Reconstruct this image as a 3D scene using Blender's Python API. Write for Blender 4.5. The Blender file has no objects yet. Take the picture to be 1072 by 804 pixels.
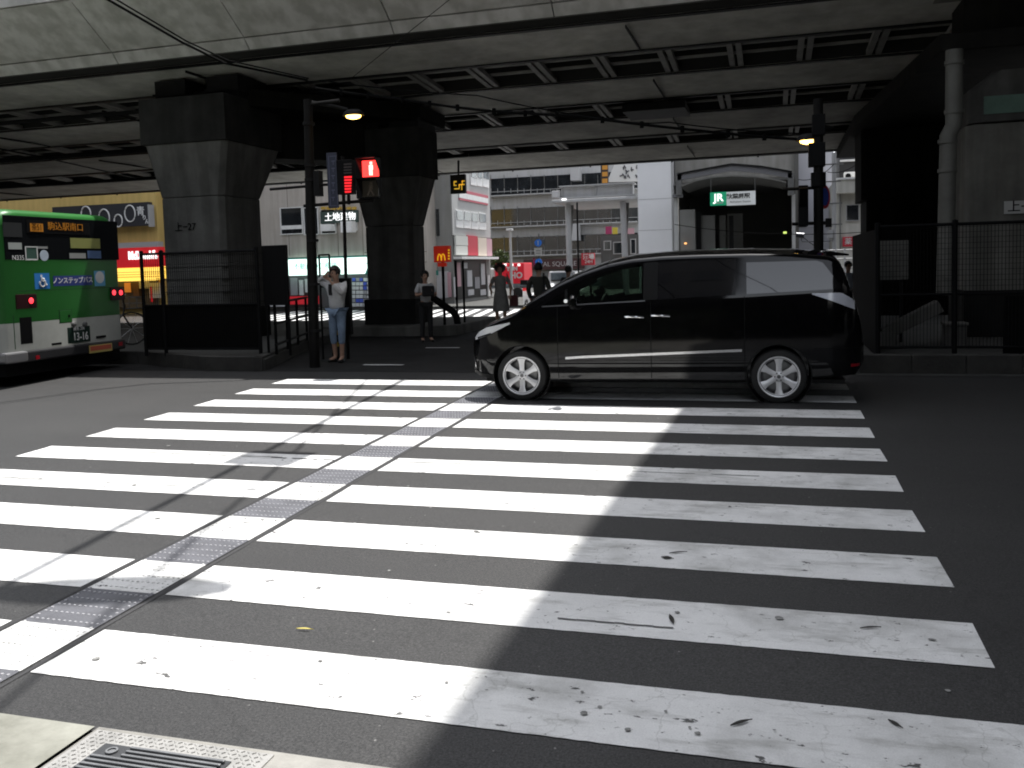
import bpy, bmesh, math, random
from mathutils import Vector, Matrix, Euler
random.seed(7)
R = math.radians
scene = bpy.context.scene
COL = scene.collection

# ------------------------------------------------------------------ camera
S = 0.02; YK = 8.5; TH = math.atan(S)
def zg(y):
    """ground height: near carriageway rises to the far kerb, level under the bridge, then drops"""
    if y < -1.3: return S*(-1.3-YK)
    if y < YK: return S*(y-YK)
    if y < 17.5: return 0.0
    if y < 24: return -0.45*(y-17.5)/6.5
    return -0.45
F_, CX, CY = 935.0, 536.0, 344.2
def _basis():
    pit, roll, yaw = R(5.0), R(-1.926), R(16.299)
    fw = Vector((-math.sin(yaw)*math.cos(pit), math.cos(yaw)*math.cos(pit), -math.sin(pit)))
    rt = Vector((math.cos(yaw), math.sin(yaw), 0)); up = rt.cross(fw)
    r2 = rt*math.cos(roll)+up*math.sin(roll); u2 = -rt*math.sin(roll)+up*math.cos(roll)
    M = Matrix.Rotation(TH, 3, 'X')
    O = Vector((0, YK, 0))
    return M@(Vector((0, -3.916, 1.772))-O)+O, M@fw, M@r2, M@u2
CAM, FW, RT, UP = _basis()
def ray(px, py): return FW + RT*((px-CX)/F_) - UP*((py-CY)/F_)
def P(px, py, y):
    d = ray(px, py); return CAM + d*((y-CAM.y)/d.y)
def PX(px, py, x):
    d = ray(px, py); return CAM + d*((x-CAM.x)/d.x)
cam_data = bpy.data.cameras.new('camera'); cam = bpy.data.objects.new('camera', cam_data); COL.objects.link(cam)
m = Matrix((RT, UP, -FW)).transposed().to_4x4(); m.translation = CAM; cam.matrix_world = m
cam_data.sensor_width = 36; cam_data.lens = 36*F_/1072; cam_data.shift_y = -(402-CY)/1072
cam_data.clip_start = 0.05; cam_data.clip_end = 2000
scene.camera = cam

# ------------------------------------------------------------------ world, sun, exposure
SUN = Vector((0.10, 0.33, 1.0)).normalized()
el = math.asin(SUN.z); azr = math.atan2(SUN.x, SUN.y)
world = bpy.data.worlds.new('World'); scene.world = world; world.use_nodes = True
nt = world.node_tree; bg = nt.nodes['Background']
sky = nt.nodes.new('ShaderNodeTexSky'); sky.sky_type = 'NISHITA'; sky.sun_disc = False
sky.sun_elevation = el; sky.sun_rotation = azr; sky.dust_density = 1.6; sky.air_density = 1.0
hs = nt.nodes.new('ShaderNodeHueSaturation'); hs.inputs['Saturation'].default_value = 0.26
nt.links.new(sky.outputs[0], hs.inputs['Color']); nt.links.new(hs.outputs[0], bg.inputs[0]); bg.inputs[1].default_value = 0.15
sd = bpy.data.lights.new('sun', 'SUN'); sd.energy = 3.1; sd.angle = R(0.53); sd.color = (1, 0.975, 0.94)
so = bpy.data.objects.new('sun', sd); COL.objects.link(so); so.rotation_euler = SUN.to_track_quat('Z', 'Y').to_euler(); so.location = (0, 0, 40)
scene.view_settings.view_transform = 'Standard'; scene.view_settings.look = 'None'
scene.view_settings.exposure = 1.14; scene.view_settings.gamma = 1; scene.view_settings.use_curve_mapping = False
scene.cycles.max_bounces = 10; scene.cycles.diffuse_bounces = 5; scene.cycles.caustics_reflective = False; scene.cycles.caustics_refractive = False
scene.cycles.sample_clamp_indirect = 6; scene.cycles.filter_width = 1.9

# ------------------------------------------------------------------ materials
MATS = {}
def mat(name, col, rough=0.7, metal=0.0, var=0.0, vscale=3.0, bump=0.0, bscale=40.0, coat=0.0, emit=None, estr=0.0, spec=0.5, streak=0.0, alpha=None, trans=0.0, var2=None):
    if name in MATS: return MATS[name]
    m = bpy.data.materials.new(name); m.use_nodes = True; MATS[name] = m
    t = m.node_tree; b = t.nodes['Principled BSDF']
    b.inputs['Base Color'].default_value = (*col, 1); b.inputs['Roughness'].default_value = rough
    b.inputs['Metallic'].default_value = metal; b.inputs['Specular IOR Level'].default_value = spec
    if coat: b.inputs['Coat Weight'].default_value = coat; b.inputs['Coat Roughness'].default_value = 0.055
    if emit: b.inputs['Emission Color'].default_value = (*emit, 1); b.inputs['Emission Strength'].default_value = estr
    if trans: b.inputs['Transmission Weight'].default_value = trans
    if alpha is not None: b.inputs['Alpha'].default_value = alpha
    tc = t.nodes.new('ShaderNodeTexCoord')
    last = None
    if var:
        n = t.nodes.new('ShaderNodeTexNoise'); n.inputs['Scale'].default_value = vscale; n.inputs['Detail'].default_value = 8; n.inputs['Roughness'].default_value = 0.65
        t.links.new(tc.outputs['Object'], n.inputs['Vector'])
        r = t.nodes.new('ShaderNodeValToRGB'); r.color_ramp.elements[0].position = 0.3; r.color_ramp.elements[1].position = 0.72
        lo = tuple(max(0, c*(1-var)) for c in col); hi = tuple(min(1, c*(1+var*0.6)) for c in col)
        if var2: lo = var2
        r.color_ramp.elements[0].color = (*lo, 1); r.color_ramp.elements[1].color = (*hi, 1)
        t.links.new(n.outputs['Fac'], r.inputs['Fac']); last = r.outputs['Color']
        if streak:
            mp = t.nodes.new('ShaderNodeMapping'); mp.inputs['Scale'].default_value = (2.2, 2.2, 0.22)
            t.links.new(tc.outputs['Object'], mp.inputs['Vector'])
            n2 = t.nodes.new('ShaderNodeTexNoise'); n2.inputs['Scale'].default_value = 1.6; n2.inputs['Detail'].default_value = 6
            t.links.new(mp.outputs[0], n2.inputs['Vector'])
            r2 = t.nodes.new('ShaderNodeValToRGB'); r2.color_ramp.elements[0].position = 0.38; r2.color_ramp.elements[1].position = 0.62
            k = 1-streak; r2.color_ramp.elements[0].color = (k, k, k*0.97, 1); r2.color_ramp.elements[1].color = (1, 1, 1, 1)
            t.links.new(n2.outputs['Fac'], r2.inputs['Fac'])
            mx = t.nodes.new('ShaderNodeMix'); mx.data_type = 'RGBA'; mx.blend_type = 'MULTIPLY'; mx.inputs[0].default_value = 1
            t.links.new(last, mx.inputs[6]); t.links.new(r2.outputs['Color'], mx.inputs[7]); last = mx.outputs[2]
        t.links.new(last, b.inputs['Base Color'])
    if bump:
        nb = t.nodes.new('ShaderNodeTexNoise'); nb.inputs['Scale'].default_value = bscale; nb.inputs['Detail'].default_value = 5
        t.links.new(tc.outputs['Object'], nb.inputs['Vector'])
        bp = t.nodes.new('ShaderNodeBump'); bp.inputs['Strength'].default_value = bump; bp.inputs['Distance'].default_value = 0.02
        t.links.new(nb.outputs['Fac'], bp.inputs['Height']); t.links.new(bp.outputs[0], b.inputs['Normal'])
    return m

def asphalt_mat():
    m = bpy.data.materials.new('asphalt'); m.use_nodes = True; t = m.node_tree; b = t.nodes['Principled BSDF']
    tc = t.nodes.new('ShaderNodeTexCoord')
    def noise(s, d=6, mp=None):
        n = t.nodes.new('ShaderNodeTexNoise'); n.inputs['Scale'].default_value = s; n.inputs['Detail'].default_value = d; n.inputs['Roughness'].default_value = 0.6
        src = tc.outputs['Object']
        if mp:
            q = t.nodes.new('ShaderNodeMapping'); q.inputs['Scale'].default_value = mp; t.links.new(src, q.inputs[0]); src = q.outputs[0]
        t.links.new(src, n.inputs['Vector']); return n.outputs['Fac']
    def ramp(f, p0, p1, c0, c1):
        r = t.nodes.new('ShaderNodeValToRGB'); r.color_ramp.elements[0].position = p0; r.color_ramp.elements[1].position = p1
        r.color_ramp.elements[0].color = (*c0, 1); r.color_ramp.elements[1].color = (*c1, 1); t.links.new(f, r.inputs[0]); return r.outputs[0]
    def mul(a, c, mode='MULTIPLY', f=1.0):
        x = t.nodes.new('ShaderNodeMix'); x.data_type = 'RGBA'; x.blend_type = mode; x.inputs[0].default_value = f
        t.links.new(a, x.inputs[6]); t.links.new(c, x.inputs[7]); return x.outputs[2]
    grain = ramp(noise(95, 4), 0.34, 0.68, (0.006, 0.006, 0.0062), (0.050, 0.0495, 0.049))
    big = ramp(noise(0.55, 5), 0.3, 0.7, (0.80, 0.80, 0.81), (1.08, 1.07, 1.06))
    lane = ramp(noise(1.0, 4, (0.05, 0.9, 1)), 0.3, 0.7, (0.84, 0.84, 0.84), (1.08, 1.08, 1.08))
    v = t.nodes.new('ShaderNodeTexVoronoi'); v.inputs['Scale'].default_value = 85; t.links.new(tc.outputs['Object'], v.inputs['Vector'])
    chips = ramp(v.outputs['Distance'], 0.05, 0.20, (3.2, 3.2, 3.1), (1, 1, 1))
    vs = t.nodes.new('ShaderNodeTexVoronoi'); vs.inputs['Scale'].default_value = 9; t.links.new(tc.outputs['Object'], vs.inputs['Vector'])
    specks = ramp(vs.outputs['Distance'], 0.035, 0.055, (5.5, 5.5, 5.3), (1, 1, 1))
    vk = t.nodes.new('ShaderNodeTexVoronoi'); vk.feature = 'DISTANCE_TO_EDGE'; vk.inputs['Scale'].default_value = 0.42
    dn = t.nodes.new('ShaderNodeTexNoise'); dn.inputs['Scale'].default_value = 1.6; dn.inputs['Detail'].default_value = 7; t.links.new(tc.outputs['Object'], dn.inputs['Vector'])
    ad = t.nodes.new('ShaderNodeVectorMath'); ad.operation = 'MULTIPLY_ADD'; ad.inputs[1].default_value = (.9, .9, .9); t.links.new(dn.outputs['Color'], ad.inputs[0]); t.links.new(tc.outputs['Object'], ad.inputs[2]); t.links.new(ad.outputs[0], vk.inputs['Vector'])
    crk = ramp(vk.outputs['Distance'], 0.0, 0.005, (.66, .66, .66), (1, 1, 1))
    oil = ramp(noise(0.9, 4, (0.6, 1.3, 1)), 0.30, 0.42, (.78, .78, .78), (1, 1, 1))
    c = mul(mul(mul(mul(mul(mul(grain, big), lane), chips), specks), crk), oil)
    t.links.new(c, b.inputs['Base Color']); b.inputs['Roughness'].default_value = 0.62; b.inputs['Specular IOR Level'].default_value = 0.5
    bp = t.nodes.new('ShaderNodeBump'); bp.inputs['Strength'].default_value = 0.55; bp.inputs['Distance'].default_value = 0.006
    t.links.new(noise(140, 3), bp.inputs['Height']); t.links.new(bp.outputs[0], b.inputs['Normal'])
    return m
def paint_mat(name, base=(0.78, 0.78, 0.77)):
    m = bpy.data.materials.new(name); m.use_nodes = True; t = m.node_tree; b = t.nodes['Principled BSDF']
    tc = t.nodes.new('ShaderNodeTexCoord'); g = t.nodes.new('ShaderNodeNewGeometry')
    def noise(s, d, scl=None):
        n = t.nodes.new('ShaderNodeTexNoise'); n.inputs['Scale'].default_value = s; n.inputs['Detail'].default_value = d; n.inputs['Roughness'].default_value = 0.65
        src = g.outputs['Position']
        if scl:
            q = t.nodes.new('ShaderNodeMapping'); q.inputs['Scale'].default_value = scl; t.links.new(src, q.inputs[0]); src = q.outputs[0]
        t.links.new(src, n.inputs['Vector']); return n.outputs['Fac']
    def ramp(f, pts):
        r = t.nodes.new('ShaderNodeValToRGB')
        while len(r.color_ramp.elements) < len(pts): r.color_ramp.elements.new(0.5)
        for e, (p, c) in zip(r.color_ramp.elements, pts): e.position = p; e.color = (*c, 1)
        t.links.new(f, r.inputs[0]); return r.outputs[0]
    def mul(a, c):
        x = t.nodes.new('ShaderNodeMix'); x.data_type = 'RGBA'; x.blend_type = 'MULTIPLY'; x.inputs[0].default_value = 1
        t.links.new(a, x.inputs[6]); t.links.new(c, x.inputs[7]); return x.outputs[2]
    a = ramp(noise(2.2, 8), [(0.28, tuple(c*0.80 for c in base)), (0.6, base)])
    st = ramp(noise(5, 7, (0.5, 2.2, 1)), [(0.33, (0.72, 0.72, 0.71)), (0.47, (1, 1, 1))])
    sp = ramp(noise(22, 4), [(0.28, (0.35, 0.35, 0.35)), (0.34, (1, 1, 1))])
    fine = ramp(noise(160, 2), [(0.25, (0.84, 0.84, 0.84)), (0.6, (1.0, 1.0, 1.0))])
    col = mul(mul(mul(a, st), sp), fine)
    # hairline cracks and chips where the asphalt shows through
    dv = t.nodes.new('ShaderNodeTexNoise'); dv.inputs['Scale'].default_value = 3.0; dv.inputs['Detail'].default_value = 5; t.links.new(g.outputs['Position'], dv.inputs['Vector'])
    av = t.nodes.new('ShaderNodeVectorMath'); av.operation = 'MULTIPLY_ADD'; av.inputs[1].default_value = (.5, .5, .5); t.links.new(dv.outputs['Color'], av.inputs[0]); t.links.new(g.outputs['Position'], av.inputs[2])
    vo = t.nodes.new('ShaderNodeTexVoronoi'); vo.feature = 'DISTANCE_TO_EDGE'; vo.inputs['Scale'].default_value = 1.7; t.links.new(av.outputs[0], vo.inputs['Vector'])
    crack = ramp(vo.outputs['Distance'], [(0.0, (.80, .80, .79)), (0.008, (1, 1, 1))])
    wear = ramp(noise(13, 9, (0.7, 1.4, 1)), [(0.345, (0.14, 0.14, 0.14)), (0.368, (1, 1, 1))])
    wear2 = ramp(noise(1.1, 6), [(0.36, (0.80, 0.80, 0.79)), (0.5, (1, 1, 1))])
    col = mul(mul(mul(col, crack), wear), wear2)
    t.links.new(col, b.inputs['Base Color']); b.inputs['Roughness'].default_value = 0.7; b.inputs['Specular IOR Level'].default_value = 0.3
    bp = t.nodes.new('ShaderNodeBump'); bp.inputs['Strength'].default_value = 0.3; bp.inputs['Distance'].default_value = 0.004
    t.links.new(noise(90, 4), bp.inputs['Height']); t.links.new(bp.outputs[0], b.inputs['Normal'])
    return m
ASPH = asphalt_mat(); PAINT = paint_mat('road_paint'); 
CONC = mat('concrete', (0.135, 0.132, 0.122), 0.85, var=0.38, vscale=1.3, bump=0.25, bscale=14, streak=0.35)
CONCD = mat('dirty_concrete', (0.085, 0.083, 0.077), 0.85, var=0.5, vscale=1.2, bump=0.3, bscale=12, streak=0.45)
SOFF2 = mat('soffit_steel_dimmed', (0.42, 0.41, 0.38), 0.8, var=0.45, vscale=0.7, bump=0.15, bscale=5, streak=0.1)  # same steel, coloured darker on the far girders to balance the light
SOFF = mat('soffit_steel', (0.74, 0.73, 0.69), 0.8, var=0.45, vscale=0.7, bump=0.15, bscale=5, streak=0.1)  # coloured paler on the near girders to make up for weak bounce light
FASC = mat('fascia_panel', (0.64, 0.63, 0.61), 0.6, var=0.09, vscale=2.5, streak=0.30)
DSTEEL = mat('dark_steel', (0.012, 0.012, 0.0125), 0.6, var=0.4, vscale=4, spec=.15)
GSTEEL = mat('grey_steel', (0.16, 0.16, 0.155), 0.6, var=0.4, vscale=3)
BLACK = mat('black_paint', (0.004, 0.004, 0.0045), 0.6, spec=.12)
WHITE = mat('white_paint', (0.72, 0.72, 0.71), 0.5, var=0.12, vscale=4)
GLASSD = mat('dark_window_glass', (0.02, 0.023, 0.026), 0.06, var=0.6, vscale=0.8, spec=0.8)
GLASSM = mat('pale_window_glass', (0.16, 0.19, 0.21), 0.08, var=0.7, vscale=0.9, spec=0.8)
CONCP = mat('pale_concrete', (0.50, 0.50, 0.49), 0.8, var=0.2, vscale=0.8, streak=0.25)

# ------------------------------------------------------------------ mesh helpers
class MB:
    def __init__(s): s.v = []; s.f = []; s.mi = []; s.cur = 0
    def add(s, vs, fs):
        o = len(s.v); s.v += [tuple(v) for v in vs]; s.f += [tuple(i+o for i in f) for f in fs]; s.mi += [s.cur]*len(fs); return s
    def box(s, a, b):
        x0, x1 = sorted((a[0], b[0])); y0, y1 = sorted((a[1], b[1])); z0, z1 = sorted((a[2], b[2]))
        return s.add([(x0,y0,z0),(x1,y0,z0),(x1,y1,z0),(x0,y1,z0),(x0,y0,z1),(x1,y0,z1),(x1,y1,z1),(x0,y1,z1)],
            [(0,3,2,1),(4,5,6,7),(0,1,5,4),(1,2,6,5),(2,3,7,6),(3,0,4,7)])
    def frustum(s, r0, z0, r1, z1):
        """r = (x0,y0,x1,y1)"""
        return s.add([(r0[0],r0[1],z0),(r0[2],r0[1],z0),(r0[2],r0[3],z0),(r0[0],r0[3],z0),(r1[0],r1[1],z1),(r1[2],r1[1],z1),(r1[2],r1[3],z1),(r1[0],r1[3],z1)],
            [(0,3,2,1),(4,5,6,7),(0,1,5,4),(1,2,6,5),(2,3,7,6),(3,0,4,7)])
    def tube(s, pts, r, n=8, r1=None, cap=True):
        pts = [Vector(p) for p in pts]; k = len(pts); rings = []
        for i, p in enumerate(pts):
            d = (pts[min(i+1, k-1)]-pts[max(i-1, 0)]).normalized()
            a = d.cross(Vector((0, 0, 1)) if abs(d.z) < 0.9 else Vector((1, 0, 0))).normalized(); c = d.cross(a)
            rr = r if r1 is None else r+(r1-r)*i/(k-1)
            rings.append([p+a*math.cos(2*math.pi*j/n)*rr+c*math.sin(2*math.pi*j/n)*rr for j in range(n)])
        vs = [v for q in rings for v in q]; fs = []
        for i in range(k-1):
            for j in range(n): fs.append((i*n+j, i*n+(j+1) % n, (i+1)*n+(j+1) % n, (i+1)*n+j))
        if cap: fs.append(tuple(range(n))[::-1]); fs.append(tuple((k-1)*n+j for j in range(n)))
        return s.add(vs, fs)
    def prism(s, poly, axis, a, b):
        """poly in the two other axes, extruded along axis from a to b"""
        n = len(poly)
        def mk(p, t):
            return (t, p[0], p[1]) if axis == 'x' else (p[0], t, p[1]) if axis == 'y' else (p[0], p[1], t)
        vs = [mk(p, a) for p in poly]+[mk(p, b) for p in poly]
        fs = [tuple(range(n))[::-1], tuple(range(n, 2*n))]+[(i, (i+1) % n, (i+1) % n+n, i+n) for i in range(n)]
        return s.add(vs, fs)
    def lathe(s, prof, c, axis='z', n=24, close=False, cap=True):
        """prof: (radius, height) list about axis through c"""
        vs = []; k = len(prof)
        for r, h in prof:
            for j in range(n):
                a = 2*math.pi*j/n; u, w = r*math.cos(a), r*math.sin(a)
                vs.append((c[0]+u, c[1]+w, c[2]+h) if axis == 'z' else (c[0]+u, c[1]+h, c[2]+w) if axis == 'y' else (c[0]+h, c[1]+u, c[2]+w))
        fs = [(i*n+j, i*n+(j+1) % n, ((i+1) % k)*n+(j+1) % n, ((i+1) % k)*n+j) for i in range(k if close else k-1) for j in range(n)]
        if not close and cap: fs += [tuple(range(n)), tuple((k-1)*n+j for j in range(n))]
        return s.add(vs, fs)
    def build(s, name, mt, parent=None, label=None, smooth=False, bevel=0.0, local=False, kind=None, subd=0):
        me = bpy.data.meshes.new(name); off = Vector((0, 0, 0)) if local else origin(parent)
        me.from_pydata([Vector(v)-off for v in s.v], [], s.f)
        ms = mt if isinstance(mt, (list, tuple)) else [mt]
        for q in ms: me.materials.append(q)
        me.polygons.foreach_set('material_index', s.mi)
        bm = bmesh.new(); bm.from_mesh(me); bmesh.ops.recalc_face_normals(bm, faces=bm.faces); bm.to_mesh(me); bm.free()
        if smooth:
            me.polygons.foreach_set('use_smooth', [True]*len(me.polygons)); me.set_sharp_from_angle(angle=R(38))
        o = bpy.data.objects.new(name, me); COL.objects.link(o)
        if parent: o.parent = parent
        if bevel:
            q = o.modifiers.new('bevel', 'BEVEL'); q.width = bevel; q.segments = 2; q.limit_method = 'ANGLE'; q.angle_limit = R(40)
        if subd:
            q = o.modifiers.new('sub', 'SUBSURF'); q.levels = subd; q.render_levels = subd
        if label: o['label'] = label
        if kind: o['kind'] = kind
        return o
def origin(o):
    v = Vector((0, 0, 0))
    while o is not None: v = v+o.location; o = o.parent
    return v
def thing(name, label, cat, loc=(0, 0, 0), rot=(0, 0, 0), group=None):
    o = bpy.data.objects.new(name, None); COL.objects.link(o); o.empty_display_size = 0.2
    o.location = loc; o.rotation_euler = rot; tag(o, label, cat, group); return o
def tag(o, label, cat, group=None):
    o['label'] = label; o['category'] = cat
    if group: o['group'] = group
    return o
def dup(root, loc, label, rot=None, scl=None):
    def cp(o, par):
        c = o.copy(); COL.objects.link(c)
        if par: c.parent = par
        for ch in o.children: cp(ch, c)
        return c
    r = cp(root, None); r.location = loc; r['label'] = label
    if rot is not None: r.rotation_euler = rot
    if scl: r.scale = scl
    return r
TXT = []
def text(s, h, mt, parent, loc, rotz=0.0, name='lettering', bold=0.0, align='CENTER', local=False, squeeze=1.0, depth=0.006, label=None, roty=0.0):
    """upright lettering; loc is the centre of the line, rotz=0 faces -y, 90 deg faces +x"""
    c = bpy.data.curves.new(name, 'FONT'); c.body = s; c.size = h; c.align_x = align; c.align_y = 'CENTER'
    c.extrude = depth; c.offset = bold; c.resolution_u = 3
    o = bpy.data.objects.new(name, c); COL.objects.link(o)
    bpy.context.view_layer.update()
    me = bpy.data.meshes.new_from_object(o.evaluated_get(bpy.context.evaluated_depsgraph_get()))
    bpy.data.objects.remove(o); bpy.data.curves.remove(c)
    me.name = name
    M = Matrix.Rotation(rotz, 4, 'Z')@Matrix.Rotation(R(90), 4, 'X')@Matrix.Diagonal((squeeze, 1, 1, 1))
    me.transform(M); me.materials.clear(); me.materials.append(mt)
    o = bpy.data.objects.new(name, me); COL.objects.link(o)
    if parent: o.parent = parent
    o.location = Vector(loc)-(Vector((0, 0, 0)) if local else origin(parent))
    if label: o['label'] = label
    return o
def rect(mb, px0, py0, px1, py1, y, t=0.05, back=False):
    """box on a wall standing at depth y, seen at those picture corners, t proud of it"""
    a = P(px0, (py0+py1)/2, y); b = P(px1, (py0+py1)/2, y); c = P((px0+px1)/2, py0, y); d = P((px0+px1)/2, py1, y)
    mb.box((a.x, y-t, d.z), (b.x, y, c.z)); return (a.x, d.z, b.x, c.z)

# ------------------------------------------------------------------ ground
def sheet(name, x0, x1, ys, dz, mt, kind='structure', zf=zg, nx=1):
    mb = MB(); vs = []; fs = []
    for i, y in enumerate(ys):
        for k in range(nx+1): vs.append((x0+(x1-x0)*k/nx, y, zf(y)+dz))
    n = nx+1
    for i in range(len(ys)-1):
        for k in range(nx): fs.append((i*n+k, i*n+k+1, (i+1)*n+k+1, (i+1)*n+k))
    mb.add(vs, fs); return mb.build(name, mt, kind=kind)
sheet('ground', -400, 400, [-300, -40, -1.3, 8.5, 17.5, 24, 60, 600], -0.012, ASPH)
sheet('road', -120, 120, [-1.24, 8.5, 17.5, 24, 42], 0.0, ASPH)
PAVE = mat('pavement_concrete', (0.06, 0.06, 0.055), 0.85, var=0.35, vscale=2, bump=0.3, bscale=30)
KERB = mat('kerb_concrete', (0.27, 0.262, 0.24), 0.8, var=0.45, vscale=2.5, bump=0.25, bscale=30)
sheet('pavement', -60, -2.51, [-30, -1.22], 0.006, mat('stained_kerb_concrete', (0.27, 0.27, 0.235), 0.8, var=0.45, vscale=2.2, bump=0.2, bscale=30, var2=(0.13, 0.13, 0.105)))
sheet('near_kerb_pavement', -2.49, 60, [-30, -1.22], 0.006, KERB)
sheet('bridge_floor', -60, 60, [8.44, 8.5, 17.5, 21], 0.003, mat('shade_dark_asphalt', (.022, .022, .022), .85, var=.45, vscale=1.5, bump=.4, bscale=90, spec=.2))  # road asphalt again, with the bridge shade put into its colour
# crosswalk
XR, XM, XM2, XL = 0.87, -3.13, -3.68, -6.84
def stripe(x0, x1, y0, y1, k):
    mb = MB(); n = max(2, int((x1-x0)/0.04)); vs = []; fs = []
    rn = random.Random(k)
    for i in range(n+1):
        x = x0+(x1-x0)*i/n
        for y in (y0, y1): vs.append((x+(rn.uniform(-.006, .006) if i in (0, n) else 0), y+rn.uniform(-.0022, .0022)+.003*math.sin(x*1.3+k+y), zg(y)+0.004))
    for i in range(n): fs.append((2*i, 2*i+2, 2*i+3, 2*i+1))
    mb.add(vs, fs); return mb.build('crosswalk_stripe', PAINT, kind='structure')
for i in range(-1, 10):
    y0 = 0.9*i
    if y0+0.45 > 8.5: continue
    stripe(XM, XR, y0, y0+0.45, i); stripe(XL, XM2, y0, y0+0.45, 50+i)
# crosswalk guiding strip with raised dots
TILEW = paint_mat('strip_white', (0.70, 0.70, 0.69)); TILEG = mat('strip_grey', (0.10, 0.102, 0.115), 0.7, var=0.35, vscale=6, bump=0.2, bscale=60)
DOTW = mat('dot_white', (0.36, 0.36, 0.38), 0.6); SEAM = mat('joint_tar', (0.035, 0.035, 0.037), 0.8)
for i in range(-3, 18):
    y0 = 0.45*i; y1 = y0+0.45
    if y0 < -1.23: y0 = -1.23
    if y1 > 8.42: break
    white = (i % 2 == 0)
    mb = MB(); mb.add([(-3.625, y0, zg(y0)+.005), (-3.185, y0, zg(y0)+.005), (-3.185, y1, zg(y1)+.005), (-3.625, y1, zg(y1)+.005)], [(0, 1, 2, 3)])
    til = mb.build('guiding_strip', TILEW if white else TILEG, kind='structure')
    mb = MB(); rows = [0.045, 0.135, 0.225, 0.315, 0.405]
    def dot(x, y):
        z = zg(y)+.005; vs = []; n = 7
        for (r, h) in ((0.0085, 0), (0.0065, 0.004)):
            for j in range(n): vs.append((x+r*math.cos(6.283*j/n), y+r*math.sin(6.283*j/n), z+h))
        vs.append((x, y, z+.0055))
        mb.add(vs, [(j, (j+1) % n, n+(j+1) % n, n+j) for j in range(n)]+[(n+j, n+(j+1) % n, 2*n) for j in range(n)])
    for r in rows:
        y = 0.45*i+r
        if y < -1.2: continue
        for k in range(13): dot(-3.605+k*0.0333, y)
        for xx in (-3.605, -3.205): dot(xx, y+0.045)
    if mb.v: mb.build('guiding_dots', TILEW if white else DOTW, kind='structure', smooth=True)
mb = MB()
for x in (-3.655, -3.155):
    mb.add([(x-.009, -1.23, zg(-1.23)+.003), (x+.009, -1.23, zg(-1.23)+.003), (x+.009, 8.4, zg(8.4)+.003), (x-.009, 8.4, zg(8.4)+.003)], [(0, 1, 2, 3)])
mb.build('strip_joint', SEAM, kind='structure')
# tyre scuffs on paint, gutter line
mb = MB()
for (x0, x1, y, w) in ((-3.1, -1.7, 3.02, .013), (-1.55, -.1, 2.98, .012), (-5.9, -4.2, 3.02, .012), (-6.6, -3.8, 2.0, .010), (-1.0, -.45, .12, .012), (-4.3, -3.68, 3.0, .02)):
    n = 12
    for k in range(n):
        if random.random() < 0.15: continue
        a = x0+(x1-x0)*k/n; b = x0+(x1-x0)*(k+1)/n; yy = y+random.uniform(-.004, .004)
        mb.add([(a, yy-w/2, zg(yy)+.0085), (b, yy-w/2, zg(yy)+.0085), (b, yy+w/2, zg(yy)+.0085), (a, yy+w/2, zg(yy)+.0085)], [(0, 1, 2, 3)])
mb.build('tyre_scuff', mat('scuff', (0.10, 0.10, 0.10), 0.9), kind='structure')
# tar blots and gum on the paint
mb = MB(); rn = random.Random(3)
def blot(x, y, r, dz=.0095, e=1.0):
    n = 9; vs = [(x+r*e*math.cos(6.283*j/n)*rn.uniform(.8, 1.15), y+r*math.sin(6.283*j/n)*rn.uniform(.8, 1.15)) for j in range(n)]
    mb.add([(a, b, zg(b)+dz) for a, b in vs], [tuple(range(n))])
for (x, y, r) in ((-2.93, -.73, .018), (-.45, .30, .012), (.02, .33, .02), (-4.1, 1.2, .02), (-4.9, 1.95, .022), (-.7, -.72, .015), (-.65, -.66, .009), (-.52, -.8, .013), (-.4, -.64, .007), (-.27, -.77, .012), (-.74, -.56, .007), (-1.3, -.6, .008), (-5.6, 3.3, .02)): blot(x, y, r)
for _ in range(36): blot(rn.uniform(-6, .8), rn.choice([.9*k for k in range(-1, 8)])+rn.uniform(.04, .41), rn.uniform(.004, .010), e=rn.uniform(.8, 2.2))
mb.build('tar_blots', mat('blot', (0.25, 0.25, 0.24), 0.9, var=.5, vscale=40), kind='structure')
mb = MB()
for _ in range(60): blot(rn.uniform(-6, 4), rn.uniform(-1.1, 7), rn.uniform(.004, .012), dz=.0045)
mb.build('gum_spots', mat('gum', (0.30, 0.30, 0.29), 0.9), kind='structure')
# leaves
LEAF = mat('dead_leaf', (0.022, 0.02, 0.017), 0.8)
def leaf(x, y, ln, w, a, label, mt=LEAF):
    mb = MB(); z0 = zg(y)+.006; n = 8; vs = []
    for k in range(n+1):
        u = k/n; ww = w*math.sin(math.pi*min(1, u*1.15))*(1 if u < .87 else .2)+.0012
        for sgn in (-1, 1):
            xl = (u-.5)*ln; yl = sgn*ww/2
            vs.append((x+xl*math.cos(a)-yl*math.sin(a), y+xl*math.sin(a)+yl*math.cos(a), z0+.003+.003*math.sin(u*3.1)+.0012*sgn))
    vs2 = [(v[0], v[1], v[2]+.0012) for v in vs]; N = len(vs)
    fs = [(2*k, 2*k+1, 2*k+3, 2*k+2) for k in range(n)]; fs2 = [tuple(i+N for i in f[::-1]) for f in fs]
    mb.add(vs+vs2, fs+fs2); o = mb.build('fallen_leaf', mt); tag(o, label, 'leaf', 'dead leaves on the crosswalk')
leaf(-.47, .22, .13, .022, R(105), 'narrow dark dead leaf lying on the second nearest stripe in the shade')
leaf(-.58, 1.05, .075, .03, R(-10), 'oval dark dead leaf on the third nearest stripe, near end of a twig pair')
leaf(-.53, 1.15, .11, .012, R(25), 'thin curled twig beside the oval leaf on the third stripe')
leaf(-.12, -.66, .10, .014, R(40), 'thin dark twig on the nearest white stripe')
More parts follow.
